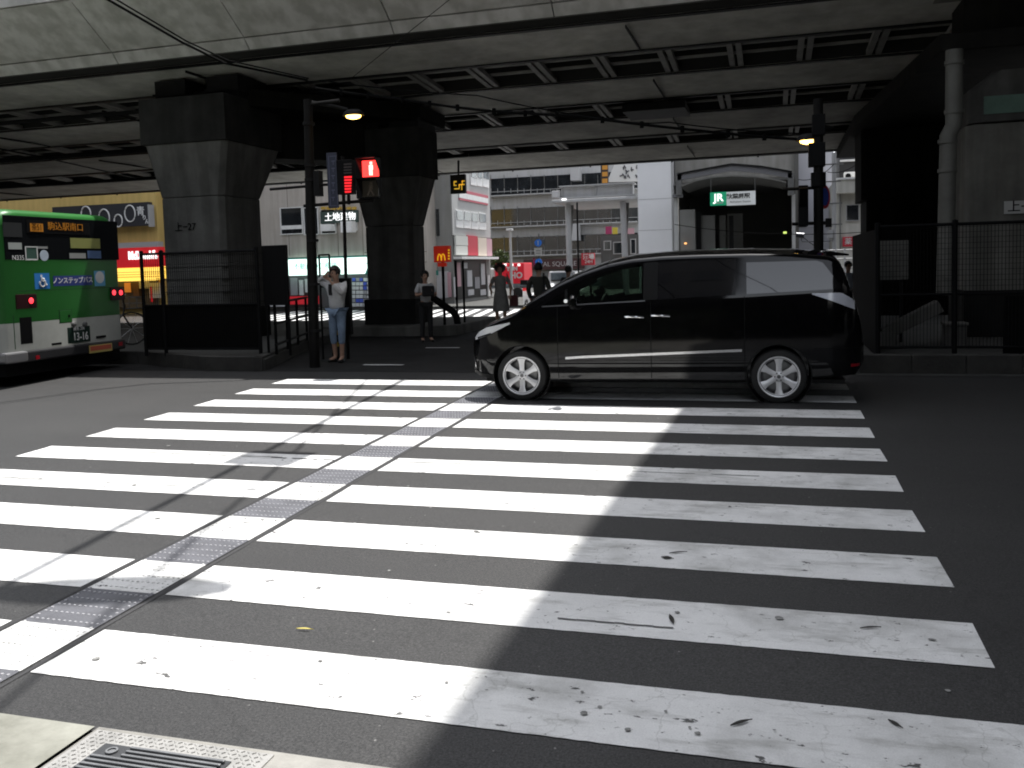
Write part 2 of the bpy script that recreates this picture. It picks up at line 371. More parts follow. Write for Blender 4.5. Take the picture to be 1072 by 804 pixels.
leaf(.42, .30, .10, .01, R(20), 'fine pale brown stem near the right end of the second stripe')
leaf(.42, -.55, .07, .012, R(-50), 'short black leaf stalk at the far right of the nearest stripe')
leaf(-1.8, 1.3, .07, .012, R(-30), 'small black leaf scrap on sunlit paint of the third stripe')
leaf(-2.15, -.25, .09, .010, R(5), 'yellow straw wrapper scrap on the sunlit asphalt', mat('straw', (0.45, 0.38, 0.10), 0.8))
# utility cover lower left
u = thing('utility_cover', 'rectangular metal drain cover with a checker plate border at the near kerb', 'drain cover', (-2.1, -1.4, zg(-1.4)))
zc = zg(-1.4)
mb = MB(); mb.box((-2.475, -1.80, zc-.05), (-1.715, -1.245, zc+.014))
mb.build('cover_frame', mat('worn_steel', (0.33, 0.325, 0.31), 0.55, metal=0.2, var=0.3, vscale=9), u, bevel=.004)
mb = MB(); k = 0
for i in range(34):
    for j in range(24):
        x = -2.46+.011+i*.022; y = -1.795+.011+j*.0228
        if -2.37 < x < -1.83 and y < -1.325: continue
        if x > -1.725 or y > -1.255: continue
        a = R(45) if (i+j) % 2 else R(-45); c, s_ = math.cos(a), math.sin(a)
        vs = [(x+u_*c-v_*s_, y+u_*s_+v_*c, zc+h) for h, q in ((.0145, 1), (.0175, .6)) for u_, v_ in ((-.008*q, -.003*q), (.008*q, -.003*q), (.008*q, .003*q), (-.008*q, .003*q))]
        mb.add(vs, [(4, 5, 6, 7), (0, 1, 5, 4), (1, 2, 6, 5), (2, 3, 7, 6), (3, 0, 4, 7)])
mb.build('checker_studs', MATS['worn_steel'], u)
mb = MB(); mb.box((-2.365, -1.80, zc+.0145), (-1.835, -1.33, zc+.018)); mb.build('grate_bed', mat('grate_dark', (0.03, 0.032, 0.035), 0.6), u)
mb = MB()
for i in range(18):
    y = -1.348-i*.025
    mb.box((-2.24 if i < 3 else -2.35, y-.006, zc+.018), (-1.85, y+.006, zc+.03))
mb.build('grate_bars', mat('grate_bar', (0.20, 0.205, 0.21), 0.45, metal=0.4, var=.3, vscale=10), u, bevel=.003)
mb = MB(); mb.lathe([(.0, 0), (.022, 0), (.022, .006), (.015, .006), (.015, .001), (0, .001)], (-2.30, -1.375, zc+.019), n=20); mb.build('lifting_key_hole', MATS['grate_bar'], u)
# ------------------------------------------------------------------ elevated road
def zs(y): return 5.8-0.05*(y-10.6)
X0, X1 = -48.0, 36.0
ov = thing('elevated_road', 'grey steel and concrete elevated road crossing overhead with a panelled edge', 'overpass', (-4, 18, 5))
mb = MB()
for k in range(-12, 17):
    a = -12.45+2.97*k+.012; b = a+2.97-.024
    if b < X0 or a > X1: continue
    mb.prism([(11.10, 5.985), (10.08, 6.70), (10.14, 6.78), (11.16, 6.06)], 'x', a, b)
    mb.prism([(11.28, 5.79), (11.12, 5.965), (11.18, 6.02), (11.36, 5.83)], 'x', a, b)
    mb.prism([(10.05, 6.72), (10.05, 7.30), (10.25, 7.30), (10.16, 6.76)], 'x', a, b)
mb.build('fascia_panels', FASC, ov, bevel=.004)
mb = MB(); mb.prism([(11.40, 5.80), (11.20, 6.06), (10.20, 6.80), (10.30, 7.2), (26.8, 7.0), (27.2, 6.4), (27.25, 5.6), (26.9, 5.5), (25, 6.35), (12, 6.35)], 'x', X0, X1)
mb.build('deck', mat('deck_underside', (0.10, 0.098, 0.092), 0.8, var=0.4, vscale=.7), ov)
boxes = [(11.75, 13.65), (15.55, 17.75), (19.55, 22.2), (23.6, 26.6)]
for (a, b) in boxes:
    mb = MB(); mb.prism([(a, zs(a)), (b, zs(b)), (b, 6.3), (a, 6.3)], 'x', X0, X1)
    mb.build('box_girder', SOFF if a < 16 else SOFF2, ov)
    mb = MB()
    for q in (a, b): mb.prism([(q-.06, zs(q)-.03), (q+.06, zs(q)-.03), (q+.06, zs(q)-.001), (q-.06, zs(q)-.001)], 'x', X0, X1)
    mb.build('girder_flange', DSTEEL, ov); mb = MB()
    for q, sg in ((a, -1), (b, 1)): mb.prism([(q+sg*.004, zs(q)+.02), (q+sg*.012, zs(q)+.02), (q+sg*.012, 6.29), (q+sg*.004, 6.29)], 'x', X0, X1)
    mb.build('girder_web', mat('web_shade', (.022, .022, .021), .8, var=.4, vscale=1), ov); mb = MB()  # near-black plates paint the shade inside the girder gaps
    x = X0+1.1
    while x < X1:                       # splice plates across the bottom of the girder
        mb.box((x-.012, a+.08, zs((a+b)/2)-.07), (x+.012, b-.08, zs((a+b)/2)-.02)); x += 8.9
    mb.build('splice_seam', DSTEEL, ov)
gaps = [(13.65, 15.55, 1.32), (17.75, 19.55, 1.5), (22.2, 23.6, 1.7)]
for gi, (a, b, sp) in enumerate(gaps):
    mb = MB(); x = -47+gi*.8
    while x < X1:
        for dx in (0, .17): mb.prism([(a+.06, zs(a)+.004), (b-.06, zs(b)+.004), (b-.06, zs(b)+.10), (a+.06, zs(a)+.10)], 'x', x+dx, x+dx+.11)
        x += sp
    for q in (.33, .66):
        y = a+(b-a)*q; mb.box((X0, y-.05, zs(y)+.105), (X1, y+.05, zs(y)+.15))
    mb.build('cross_bracing', mat('bracing_steel', (0.30, 0.295, 0.28), 0.65, var=.35, vscale=2), ov)
    mb = MB(); mb.box((X0, a, 6.28), (X1, b, 6.33)); mb.build('recess_ceiling', mat('recess_shade', (0.015, 0.015, 0.015), 0.9), ov)  # ceiling colour carries the shade of the recess
mb = MB(); mb.box((-3.45, 17.95, 5.22), (-1.95, 19.35, 5.40)); mb.build('net_panel', DSTEEL, ov)
mb = MB(); mb.prism([(26.75, 4.97), (26.95, 4.97), (27.05, 5.5), (26.75, 5.5)], 'x', X0, X1)
mb.build('far_edge_flange', DSTEEL, ov)
mb = MB()
for k in range(30):
    x = X0+k*2.8; mb.tube([(x, 26.85, 5.0), (x, 26.85, 4.93)], .03, 8)
mb.build('drip_nozzles', DSTEEL, ov)
# drain pipes slung under the deck on the left
mb = MB()
for (y, dz, r) in ((17.9, -.18, .07), (22.6, -.15, .06), (14.0, -.12, .05)):
    mb.tube([(X0, y, zs(y)+dz), (-14, y, zs(y)+dz-.1), (-9, y, zs(y)+dz)], r, 8)
for k in range(5):
    x = -40+k*6.2; mb.tube([(x, 14.0, 5.5), (x+.6, 17.9, 5.2), (x+.2, 22.6, 5.0)], .025, 6)
mb.build('service_pipes', DSTEEL, ov)
mb = MB(); mb.box((2.6, 11.9, zs(12)-.03), (4.5, 12.6, zs(12)-.004)); mb.build('plate', mat('plate_pale', (0.27, 0.26, 0.23), .7, var=.3, vscale=2), ov)

def pier(label, sh, fl, z0, z1, z2, z3, mark=None, mt=CONC):
    """sh/fl: shaft and cap rectangles x0,y0,x1,y1; z0 shaft top, z1 flare top, z2 cap top, z3 soffit"""
    t = thing('bridge_pier', label, 'pier', ((sh[0]+sh[2])/2, (sh[1]+sh[3])/2, 0), group='piers under the elevated road')
    c = .10
    def octo(r): x0, y0, x1, y1 = r; return [(x0+c, y0), (x1-c, y0), (x1, y0+c), (x1, y1-c), (x1-c, y1), (x0+c, y1), (x0, y1-c), (x0, y0+c)]
    mb = MB(); mb.prism(octo(sh), 'z', -.05, z0-.012); mb.build('shaft', mt, t, bevel=.01)
    mb = MB(); a, b = octo(sh), octo(fl); vs = [(x, y, z0) for x, y in a]+[(x, y, z1) for x, y in b]
    mb.add(vs, [tuple(range(8))[::-1], tuple(range(8, 16))]+[(i, (i+1) % 8, (i+1) % 8+8, i+8) for i in range(8)])
    mb.build('flared_head', mt, t, bevel=.01)
    mb = MB(); mb.box((fl[0]-.03, fl[1]-.03, z1+.003), (fl[2]+.03, fl[3]+.03, z2)); mb.build('cap_beam', mat('cap_dark', (0.034, 0.034, 0.032), .8, var=.4, vscale=2, streak=.3, spec=.1), t, bevel=.01)
    ym = (fl[1]+fl[3])/2
    for x in (fl[0]+.35, fl[2]-.35): mb = MB(); mb.box((x-.37, ym-.55, z2+.002), (x+.37, ym+.55, z3-.03)); mb.box((x-.40, ym-.60, z2+.14), (x+.40, ym+.60, z2+.2)); mb.build('bearing', DSTEEL, t)
    mb = MB()
    for q in range(5):
        zz = .95+q*.26; mb.box((sh[0]-.012, sh[1]-.012, zz-.006), (sh[2]+.012, sh[3]+.012, zz+.006))
    mb.build('band_joint', CONCD, t)
    mb = MB(); mb.box((sh[0]-.05, sh[1]-.05, -.05), (sh[2]+.05, sh[3]+.05, .85)); mb.build('base_jacket', mat('base_dark', (0.016, 0.016, 0.015), .8, var=.4, vscale=2, spec=.1), t, bevel=.015)
    if mark: text(mark, .20, BLACK, t, ((sh[0]+sh[2])/2-.15, sh[1]-.012, 2.55), name='pier_number', depth=.004)
    return t
pier('concrete pier with flared head beside the bus, on the fenced island', (-12.22, 12.0, -10.72, 13.5), (-12.46, 11.88, -10.50, 14.0), 3.17, 4.25, 5.18, 5.68, '上−27')
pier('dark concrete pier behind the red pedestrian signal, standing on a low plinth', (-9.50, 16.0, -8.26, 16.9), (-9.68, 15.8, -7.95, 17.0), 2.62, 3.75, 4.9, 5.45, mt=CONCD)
pr_ = thing('bridge_pier', 'wide pale concrete pier with a green band at the right edge behind the mesh fence', 'pier', (4.2, 12.8, 0), group='piers under the elevated road')
mb = MB(); mb.prism([(3.16, 12), (5.6, 12), (5.75, 12.2), (5.75, 13.2), (3.02, 13.2), (3.02, 12.15)], 'z', -.05, 3.60); mb.build('shaft', mat('right_pier_concrete', (.20, .195, .175), .85, var=.35, vscale=1.3, bump=.3, bscale=12, streak=.35), pr_, bevel=.01)
mb = MB(); mb.add([(3.22, 11.95, 3.62), (5.65, 11.95, 3.62), (5.65, 13.3, 3.62), (3.05, 13.3, 3.62), (3.05, 12.1, 3.62), (3.22, 11.95, 4.15), (5.65, 11.95, 4.15), (5.65, 13.3, 4.15), (3.05, 13.3, 4.15), (3.05, 12.1, 4.15), (3.5, 11.95, 4.42), (5.65, 11.95, 4.42), (5.65, 13.3, 4.42), (3.4, 13.3, 4.42), (3.4, 12.1, 4.42)], [(0, 1, 2, 3, 4), (10, 11, 12, 13, 14)]+[(i, (i+1) % 5, (i+1) % 5+5, i+5) for i in range(5)]+[(i+5, (i+1) % 5+5, (i+1) % 5+10, i+10) for i in range(5)]); mb.build('cap', CONCD, pr_, bevel=.01)
mb = MB(); mb.box((3.25, 11.935, 3.74), (5.62, 11.952, 4.02)); mb.build('green_band', mat('green_band', (0.10, 0.17, 0.135), .7, var=.3, vscale=2), pr_)
mb = MB(); mb.box((2.98, 11.93, -.05), (5.8, 13.25, .95)); mb.build('base_jacket', MATS['base_dark'], pr_, bevel=.015)
mb = MB(); mb.box((3.56, 11.97, 2.16), (4.06, 11.998, 2.36)); sg = mb.build('number_plate', mat('plate_white', (.5, .5, .48), .6), pr_)
text('上−1', .19, BLACK, sg, (3.80, 11.965, 2.262), name='pier_number', bold=.002, depth=.003)
pr2 = thing('bridge_pier', 'far dark square pier behind the grey information board at the right', 'pier', (3.2, 20.5, 0), group='piers under the elevated road')
DKC = mat('shade_dark_concrete', (.016, .0155, .014), .85, var=.5, vscale=1, streak=.3, spec=.1)  # near-black colour carries the deep shade under the deck
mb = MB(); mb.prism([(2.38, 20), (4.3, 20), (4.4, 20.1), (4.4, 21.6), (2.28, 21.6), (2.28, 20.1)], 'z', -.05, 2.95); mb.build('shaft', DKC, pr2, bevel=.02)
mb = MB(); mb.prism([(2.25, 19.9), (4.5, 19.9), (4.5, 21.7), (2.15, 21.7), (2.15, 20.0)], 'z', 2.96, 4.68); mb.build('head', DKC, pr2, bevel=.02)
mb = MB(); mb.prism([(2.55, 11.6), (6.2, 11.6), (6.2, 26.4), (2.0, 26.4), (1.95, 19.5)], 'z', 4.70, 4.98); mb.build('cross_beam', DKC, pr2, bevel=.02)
for (y, z) in ((12.7, 5.66), (16.6, 5.46), (20.8, 5.26)): mb = MB(); mb.box((3.0, y-.5, 4.98), (6.0, y+.5, z)); mb.build('bearing_block', DKC, pr2)
pb2 = thing('cross_beam', 'dark steel cross beam joining the two flared piers under the deck', 'beam', (-9.6, 14.8, 4.6))
mb = MB(); mb.prism([(-12.2, 12.6), (-10.6, 12.6), (-7.9, 15.9), (-7.9, 17.6), (-9.7, 17.6), (-12.2, 14.6)], 'z', 5.05, 5.42); mb.build('beam', DKC, pb2, bevel=.02)
mb = MB(); mb.prism([(-11.0, 14.1), (-9.3, 15.7), (-9.0, 16.8), (-9.8, 16.8), (-11.6, 14.8)], 'z', 4.15, 5.045); mb.build('web', DKC, pb2)
pier('dim concrete pier far left behind the bus', (-24.2, 12.0, -22.7, 13.5), (-24.66, 11.72, -22.4, 14.1), 3.17, 4.25, 5.18, 5.68)
# pipe down the right pier
dp = thing('drain_pipe', 'pale jogged drain pipe running down beside the wide right pier', 'pipe', (2.66, 11.5, .2))
mb = MB(); mb.tube([(2.62, 11.5, .9), (2.66, 11.5, 3.15), (2.66, 11.5, 3.38), (2.74, 11.5, 3.56), (2.74, 11.5, 4.69)], .125, 14); mb.build('pipe', mat('pipe_grey', (.15, .15, .135), .6, var=.25, vscale=3), dp, smooth=True)
for z in (1.2, 2.0, 2.85, 3.3, 3.75, 4.5): mb = MB(); mb.lathe([(.12, -.03), (.143, -.03), (.143, .03), (.12, .03)], (2.65+(.09 if z > 3.5 else 0), 11.5, z), n=16); mb.build('pipe_collar', MATS['pipe_grey'], dp, smooth=True)

# high rail viaduct crossing above (throws the broad shade over the right half)
def xe(y): return .20+.0365*(y-3.1)
rv = thing('rail_viaduct', 'high concrete rail viaduct crossing far above the junction', 'viaduct', (7, 0, 13))
mb = MB(); edge = [(xe(24), 24), (xe(1.0), 1.0), (.8, -2.5), (3.0, -7), (7.5, -12), (16, -17), (30, -19)]; back = [(40, -17), (40, 3), (40, 24)]
mb.prism(edge+back, 'z', 13, 14.4); mb.build('girder', CONCD, rv)
mb = MB()
for (x, y) in ((8.5, -9.5), (13, -3.5), (13, 5.0)): mb.box((x-.9, y-.9, zg(y)-.1), (x+.9, y+.9, 12.99))
mb.build('leg', CONCD, rv)

# ------------------------------------------------------------------ islands, kerbs
FKERB = mat('far_kerb_concrete', (0.040, 0.038, 0.034), 0.85, var=0.5, vscale=2.5, bump=0.3, bscale=30)  # kerb concrete darkened to stand in for the shade under the bridge
def slab(name, poly, z0, z1, mt, kind='structure', bevel=.02):
    mb = MB(); mb.prism(poly, 'z', z0, z1); return mb.build(name, mt, kind=kind, bevel=bevel)
isl = [(-48, 9.40), (-10.8, 9.36), (-9.4, 8.75), (-8.8, 8.50), (-7.85, 8.46), (-7.74, 8.52), (-8.95, 12.05), (-9.6, 15.2), (-9.6, 18.8), (-48, 18.8)]
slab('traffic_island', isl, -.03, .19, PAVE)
def kerb_line(pts, w=.16, h=.235):
    for i in range(len(pts)-1):
        a, b = Vector(pts[i]), Vector(pts[i+1]); L = (b-a).length; n = max(1, int(L/.62)); d = (b-a)/n; nn = Vector((-d.y, d.x)).normalized()*w
        mb = MB()
        for k in range(n):
            p = a+d*k+d.normalized()*.004; q = a+d*(k+1)-d.normalized()*.004
            mb.prism([(p.x, p.y), (q.x, q.y), (q.x+nn.x, q.y+nn.y), (p.x+nn.x, p.y+nn.y)], 'z', -.03, h)
        mb.build('kerb', FKERB, kind='structure', bevel=.012)
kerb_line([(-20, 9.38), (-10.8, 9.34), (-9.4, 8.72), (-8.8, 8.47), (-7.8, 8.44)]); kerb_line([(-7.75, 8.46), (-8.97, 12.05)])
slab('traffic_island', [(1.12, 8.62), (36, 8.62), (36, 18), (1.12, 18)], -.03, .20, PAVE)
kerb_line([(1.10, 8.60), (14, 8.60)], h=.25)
mb = MB(); mb.add([(1.05, 8.36, .0035), (20, 8.36, .0035), (20, 8.59, .0045), (1.05, 8.59, .0045)], [(0, 1, 2, 3)])
mb.build('gutter', mat('gutter_concrete', (.045, .045, .042), .8, var=.5, vscale=3), kind='structure')
slab('pier_plinth', [(-10.4, 15.3), (-7.25, 15.3), (-7.0, 15.5), (-7.0, 19), (-10.4, 19)], -.03, .24, CONC, bevel=.03)
mb = MB()
for (x, y, a) in ((-6.1, 9.4, 0), (-6.2, 12.4, .2)): mb.box((x-.35, y-.05, .003), (x+.35, y+.05, .0045))
mb.build('painted_dash', PAINT, kind='structure')

# ------------------------------------------------------------------ fences
def mesh_fence(label, x0, x1, y, z0, z1, zm, posts, panel=True, cat='fence', step=.042, rows=13):
    t = thing('mesh_fence', label, cat, ((x0+x1)/2, y, z0), group='dark mesh fences on the islands')
    for px in posts:
        mb = MB(); mb.tube([(px, y, z0), (px, y, z1+.03)], .032, 10); mb.lathe([(.0, 0), (.036, 0), (.036, .03), (.0, .045)], (px, y, z1+.02), n=10); mb.build('post', BLACK, t, smooth=True)
    mb = MB(); mb.tube([(x0, y, z1), (x1, y, z1)], .022, 8); mb.tube([(x0, y, zm), (x1, y, zm)], .018, 8); mb.tube([(x0, y, z0+.12), (x1, y, z0+.12)], .018, 8); mb.build('rail', BLACK, t)
    mb = MB(); x = x0
    while x < x1: mb.box((x-.003, y-.003, z0+.12), (x+.003, y+.003, z1)); x += step
    for k in range(rows):
        z = zm+(z1-zm)*(k+.5)/rows; mb.box((x0, y-.007, z-.0022), (x1, y-.003, z+.0022))
    mb.build('wire_mesh', BLACK, t)
    if panel:
        mb = MB(); mb.box((x0, y+.02, z0+.10), (x1, y+.03, zm)); mb.build('lower_panel', mat('fence_panel', (.006, .006, .006), .8, var=.3, vscale=3, spec=.08), t)
    return t
fr = mesh_fence('long dark mesh fence on the right island in front of the wide pier', 1.34, 12.0, 8.9, .2, 1.93, 1.02, [1.36, 2.30, 4.3, 6.3, 8.3, 10.3, 12.0], panel=False)
mb = MB(); mb.box((1.33, 8.93, .22), (1.37, 12.4, 1.90)); mb.build('side_panel', mat('fence_panel', (.006, .006, .006), .8, var=.3, vscale=3, spec=.08), fr)
mb = MB(); mb.box((2.9, 9.0, .22), (12, 9.03, .98)); mb.build('lower_panel', MATS['fence_panel'], fr)
fl = mesh_fence('dark mesh fence round the left island beside the bus, in front of the flared pier', -10.35, -8.1, 8.98, .19, 1.93, 1.05, [-10.33, -9.93, -8.1], rows=7)
nb = thing('notice_board', 'black board on posts at the corner of the left island fence', 'board', (-7.9, 9.05, .19))
mb = MB(); mb.box((-8.03, 9.03, 1.02), (-7.58, 9.09, 2.0)); mb.build('board', BLACK, nb, bevel=.006)
for x in (-8.0, -7.6):
    mb = MB(); mb.tube([(x, 9.06, .19), (x, 9.06, 1.1)], .022, 8); mb.build('post', BLACK, nb)
rl = thing('guard_rail', 'low black tubular rail along the edge of the left island', 'railing', (-8, 9.9, .19))
mb = MB()
for z in (.35, .7, 1.05): mb.tube([(-7.95, 9.2, z), (-8.9, 12.0, z)], .022, 8)
mb.build('rail', BLACK, rl)
for k in range(4):
    mb = MB(); x, y = -7.97-.31*k, 9.25+.9*k; mb.tube([(x, y, .19), (x, y, 1.07)], .025, 8); mb.build('post', BLACK, rl)
bb = thing('information_board', 'grey board behind the right mesh fence in front of the far pier', 'board', (1.9, 11, .2))
a = P(914, 272, 11); b = P(951, 272, 11); c = P(930, 252, 11).z; d = P(930, 293, 11).z
mb = MB(); mb.box((a.x, 11, d), (b.x, 11.04, c)); mb.build('panel', mat('board_grey', (.10, .10, .09), .7, var=.25, vscale=8), bb)
for x in (a.x+.1, b.x-.1):
    mb = MB(); mb.tube([(x, 11.06, .2), (x, 11.06, c)], .025, 8); mb.build('post', DSTEEL, bb)
mb = MB()
for k in range(8):
    z = d+.06+(c-d-.1)*k/8; mb.box((a.x+.05, 10.993, z), (b.x-.05-.1*(k % 3), 10.999, z+.012))
mb.build('printed_lines', mat('ink', (.09, .09, .085), .7), bb)
st = thing('concrete_strut', 'sloping concrete strut lying behind the right mesh fence', 'strut', (2.2, 10.4, .2))
p, q = P(925, 350, 10.4), P(984, 320, 10.4); dn = Vector((-(q-p).z, 0, (q-p).x)).normalized()*.09
mb = MB(); mb.prism([(p.x-dn.x, p.z-dn.z), (q.x-dn.x, q.z-dn.z), (q.x+dn.x, q.z+dn.z), (p.x+dn.x, p.z+dn.z)], 'y', 10.3, 10.6)
mb.build('beam', CONC, st, bevel=.01)
mb = MB(); mb.box((p.x-.12, 10.28, .19), (p.x+.16, 10.62, p.z+.04)); mb.build('foot', CONC, st, bevel=.01)
ub = thing('utility_box', 'small grey concrete box at the foot of the drain pipe', 'box', (2.5, 10.2, .2))
mb = MB(); mb.box((2.40, 10.1, .19), (2.68, 10.4, .52)); mb.build('body', CONCD, ub, bevel=.01); mb = MB(); mb.box((2.38, 10.08, .522), (2.70, 10.42, .56)); mb.build('lid', CONC, ub, bevel=.006)

# ------------------------------------------------------------------ poles, signals, lamps
SIGB = mat('signal_housing', (.005, .005, .0055), .6, spec=.12); POLE = mat('pole_paint', (.008, .0075, .007), .6, spec=.15, var=.3, vscale=5)
p1 = thing('signal_pole', 'thick dark steel pole at the island corner left of the woman in white', 'pole', (-7.10, 9.0, 0))
mb = MB(); mb.tube([(-7.13, 9, -.01), (-7.09, 9, 2.4), (-7.05, 9, 4.28)], .088, 16, r1=.070); mb.build('shaft', POLE, p1, smooth=True)
mb = MB()
for z in (.6, 1.35, 2.05, 3.02, 3.25, 3.9): mb.lathe([(.08, -.02), (.096, -.02), (.096, .02), (.08, .02)], (-7.10+z*.012, 9, z), n=16)
mb.box((-6.98, 8.93, 2.75), (-6.88, 9.07, 3.15)); mb.build('bracket', DSTEEL, p1)
mb = MB(); zA = P(350, 193, 9).z; zB = P(350, 214, 9).z
mb.tube([(-7.8, 9, zA-.02), (-6.0, 9, zA+.02)], .022, 8); mb.build('arm', POLE, p1); mb = MB(); mb.tube([(-7.2, 9, zB), (-5.95, 8.95, zB+.03)], .026, 8); mb.build('arm', POLE, p1); mb = MB(); mb.tube([(-7.06, 9, 4.20), (-6.5, 9, 4.22)], .03, 8); mb.build('arm', POLE, p1)
def lamp(name, label, c, pole_xy, ztop, sgn):
    t = thing(name, label, 'street lamp', c, group='lit yellow lamps under the elevated road')
    mb = MB(); prof = []
    vs = []; n = 18; rings = [(0, .10), (.07, .09), (.115, .05), (.125, .0)]
    for r, h in rings:
        for j in range(n): a = 6.2832*j/n; vs.append((c[0]+1.45*r*math.cos(a), c[1]+r*math.sin(a), c[2]+h))
    fs = [(i*n+j, i*n+(j+1) % n, (i+1)*n+(j+1) % n, (i+1)*n+j) for i in range(3) for j in range(n)]
    mb.add(vs, fs); mb.tube([(c[0]-sgn*.1, c[1], c[2]+.10), (c[0]-sgn*.3, c[1], c[2]+.16), (pole_xy[0], pole_xy[1], ztop)], .028, 8); mb.build('lamp_head', DSTEEL, t, smooth=True)
    mb = MB(); vs = []; rr = [(.105, .0), (.095, -.03), (.05, -.05), (.0, -.055)]
    for r, h in rr:
        for j in range(n): a = 6.2832*j/n; vs.append((c[0]+1.2*r*math.cos(a), c[1]+r*.9*math.sin(a), c[2]+h))
    mb.add(vs, [(i*n+j, i*n+(j+1) % n, (i+1)*n+(j+1) % n, (i+1)*n+j) for i in range(3) for j in range(n)])
    mb.build('lamp_glass', mat('sodium_glow', (.9, .6, .1), .4, emit=(1.0, .56, .12), estr=5.0), t, smooth=True)
    return t
L1 = P(370, 121, 9.1); lamp('street_lamp', 'glowing yellow lamp above the red pedestrian signal', tuple(L1), (-7.05, 9), 4.25, 1)
L2 = P(847, 147, 9.3); l2 = lamp('street_lamp', 'glowing yellow lamp beside the pole above the black car', tuple(L2), (.64, 9.2), 3.35, -1)
# sign, countdown and pedestrian heads hang on pole 1
t = thing('vertical_sign', 'narrow blue grey vertical sign panel between the thick pole and the red bars', 'sign', tuple(P(349, 190, 8.97)))
mb = MB(); rect(mb, 343.5, 160, 354, 218, 8.95, .03); mb.build('panel', mat('sign_bluegrey', (.035, .04, .065), .5), t, bevel=.006)
mb = MB(); 
for yy in (163, 215): rect(mb, 345, yy, 352.5, yy+.8, 8.918, .004)
for xx in (344.7, 352.4): rect(mb, xx, 163, xx+.6, 216, 8.918, .004)
for k in range(6): rect(mb, 347, 168+k*7.6, 350.6, 169.2+k*7.6, 8.918, .004); rect(mb, 348.4, 168+k*7.6, 349.2, 172.5+k*7.6, 8.918, .004)
mb.build('border', mat('sign_line', (.10, .11, .16), .5), t)
t = thing('countdown_signal', 'waiting time signal with stacked red light bars left of the pedestrian light', 'signal', tuple(P(365, 185, 8.93)))
mb = MB(); rect(mb, 356.5, 168, 372.5, 204, 8.95, .14); mb.tube([P(365, 204, 8.88), P(365, 214, 8.9)], .03, 8); mb.build('housing', SIGB, t, bevel=.01)
mb = MB()
for k in range(6): rect(mb, 360.5+k*.15, 184.5+k*3.05, 368.3-k*.15, 186.4+k*3.05, 8.806, .006)
mb.build('lit_bars', mat('red_led', (.5, .01, .01), .5, emit=(1, .02, .03), estr=.55), t)
mb = MB()
for k in range(4): rect(mb, 360.0, 171+k*3.05, 368.3, 172.6+k*3.05, 8.806, .006)
mb.build('unlit_bars', mat('led_off', (.05, .04, .04), .5), t)
t = thing('pedestrian_signal', 'pedestrian signal with the upper red standing figure lit', 'signal', tuple(P(388, 187, 8.9)))
mb = MB(); rect(mb, 378, 165.5, 398, 208.5, 8.95, .20); mb.build('housing', SIGB, t, bevel=.015)
mb = MB(); rect(mb, 379.5, 168, 396.5, 185, 8.748, .01); mb.build('red_lens', mat('red_signal', (.6, .02, .02), .4, emit=(1.0, .035, .03), estr=1.5), t)
mb = MB(); rect(mb, 379.5, 189, 396.5, 206, 8.748, .01); mb.build('dark_lens', mat('dark_lens', (.035, .03, .022), .3), t)
FIG = mat('lit_figure', (.9, .5, .4), .4, emit=(1, .42, .34), estr=1.6); FOFF = mat('unlit_figure', (.09, .07, .05), .5)
mb = MB(); y = 8.737
rect(mb, 387.0, 169.3, 389.6, 172.2, y, .004); rect(mb, 386.2, 172.8, 390.4, 177.6, y, .004); rect(mb, 386.5, 177.6, 388.1, 183.5, y, .004); rect(mb, 388.6, 177.6, 390.1, 183.5, y, .004)
mb.build('standing_figure', FIG, t)
mb = MB(); rect(mb, 387.0, 190.3, 389.6, 193.2, y, .004); rect(mb, 386.4, 193.6, 390.0, 198.4, y, .004)
a, b, c = P(387.5, 198, y-.002), P(384.8, 204.5, y-.002), P(391.6, 204.5, y-.002); mb.tube([a, b], .012, 6); mb.tube([a, c], .012, 6); mb.build('walking_figure', FOFF, t)
mb = MB(); a = P(379, 167, 8.74); b = P(397, 167, 8.74); c = P(388, 186, 8.74)
for zt_ in (0, P(388, 189, 8.74).z-P(388, 168, 8.74).z):
    mb.prism([(8.75, a.z+.03+zt_), (8.52, a.z+.01+zt_), (8.52, a.z-.005+zt_), (8.75, a.z+.01+zt_)], 'x', a.x-.02, b.x+.02)
    for xx in (a.x-.02, b.x+.01): mb.prism([(8.75, a.z+.03+zt_), (8.52, a.z+.01+zt_), (8.75, c.z+.02+zt_)], 'x', xx, xx+.01)
mb.build('visor', SIGB, t)
t = thing('slim_pole', 'slim dark pole behind the woman in white with a control box', 'pole', tuple(P(363, 365, 9.75)))
p_ = P(360, 200, 10.3); mb = MB(); mb.tube([(P(363, 340, 10.3).x, 10.3, 0), (p_.x, 10.3, p_.z+.6)], .030, 10); mb.build('shaft', POLE, t, smooth=True)
mb = MB(); rect(mb, 358, 291, 369, 350, 10.28, .12); mb.build('control_box', SIGB, t, bevel=.01)
t = thing('framed_panel', 'small empty black frame standing left of the woman in white', 'frame', tuple(P(340, 280, 10.25)))
mb = MB(); a, b = P(334, 267, 10.25), P(346, 300, 10.25)
for (x0, z0, x1, z1) in ((a.x, a.z, b.x, a.z), (a.x, a.z, a.x, 0), (b.x, a.z, b.x, 0), (a.x, b.z, b.x, b.z)): mb.tube([(x0, 10.25, z0), (x1, 10.25, z1)], .018, 6)
mb.build('frame', BLACK, t)
t = thing('traffic_cone_post', 'short black and yellow striped post behind the woman', 'bollard', tuple(P(350, 345, 9.9)))
mb = MB(); q0 = P(350, 325, 9.9); mb.tube([(q0.x, 9.9, 0), (q0.x, 9.9, .85)], .05, 12); mb.build('post', BLACK, t)
mb = MB()
for z in (.3, .5, .7): mb.lathe([(.05, -.04), (.053, -.04), (.053, .04), (.05, .04)], (q0.x, 9.9, z), n=12)
mb.build('yellow_band', mat('yellow_band', (.42, .30, .02), .6), t)
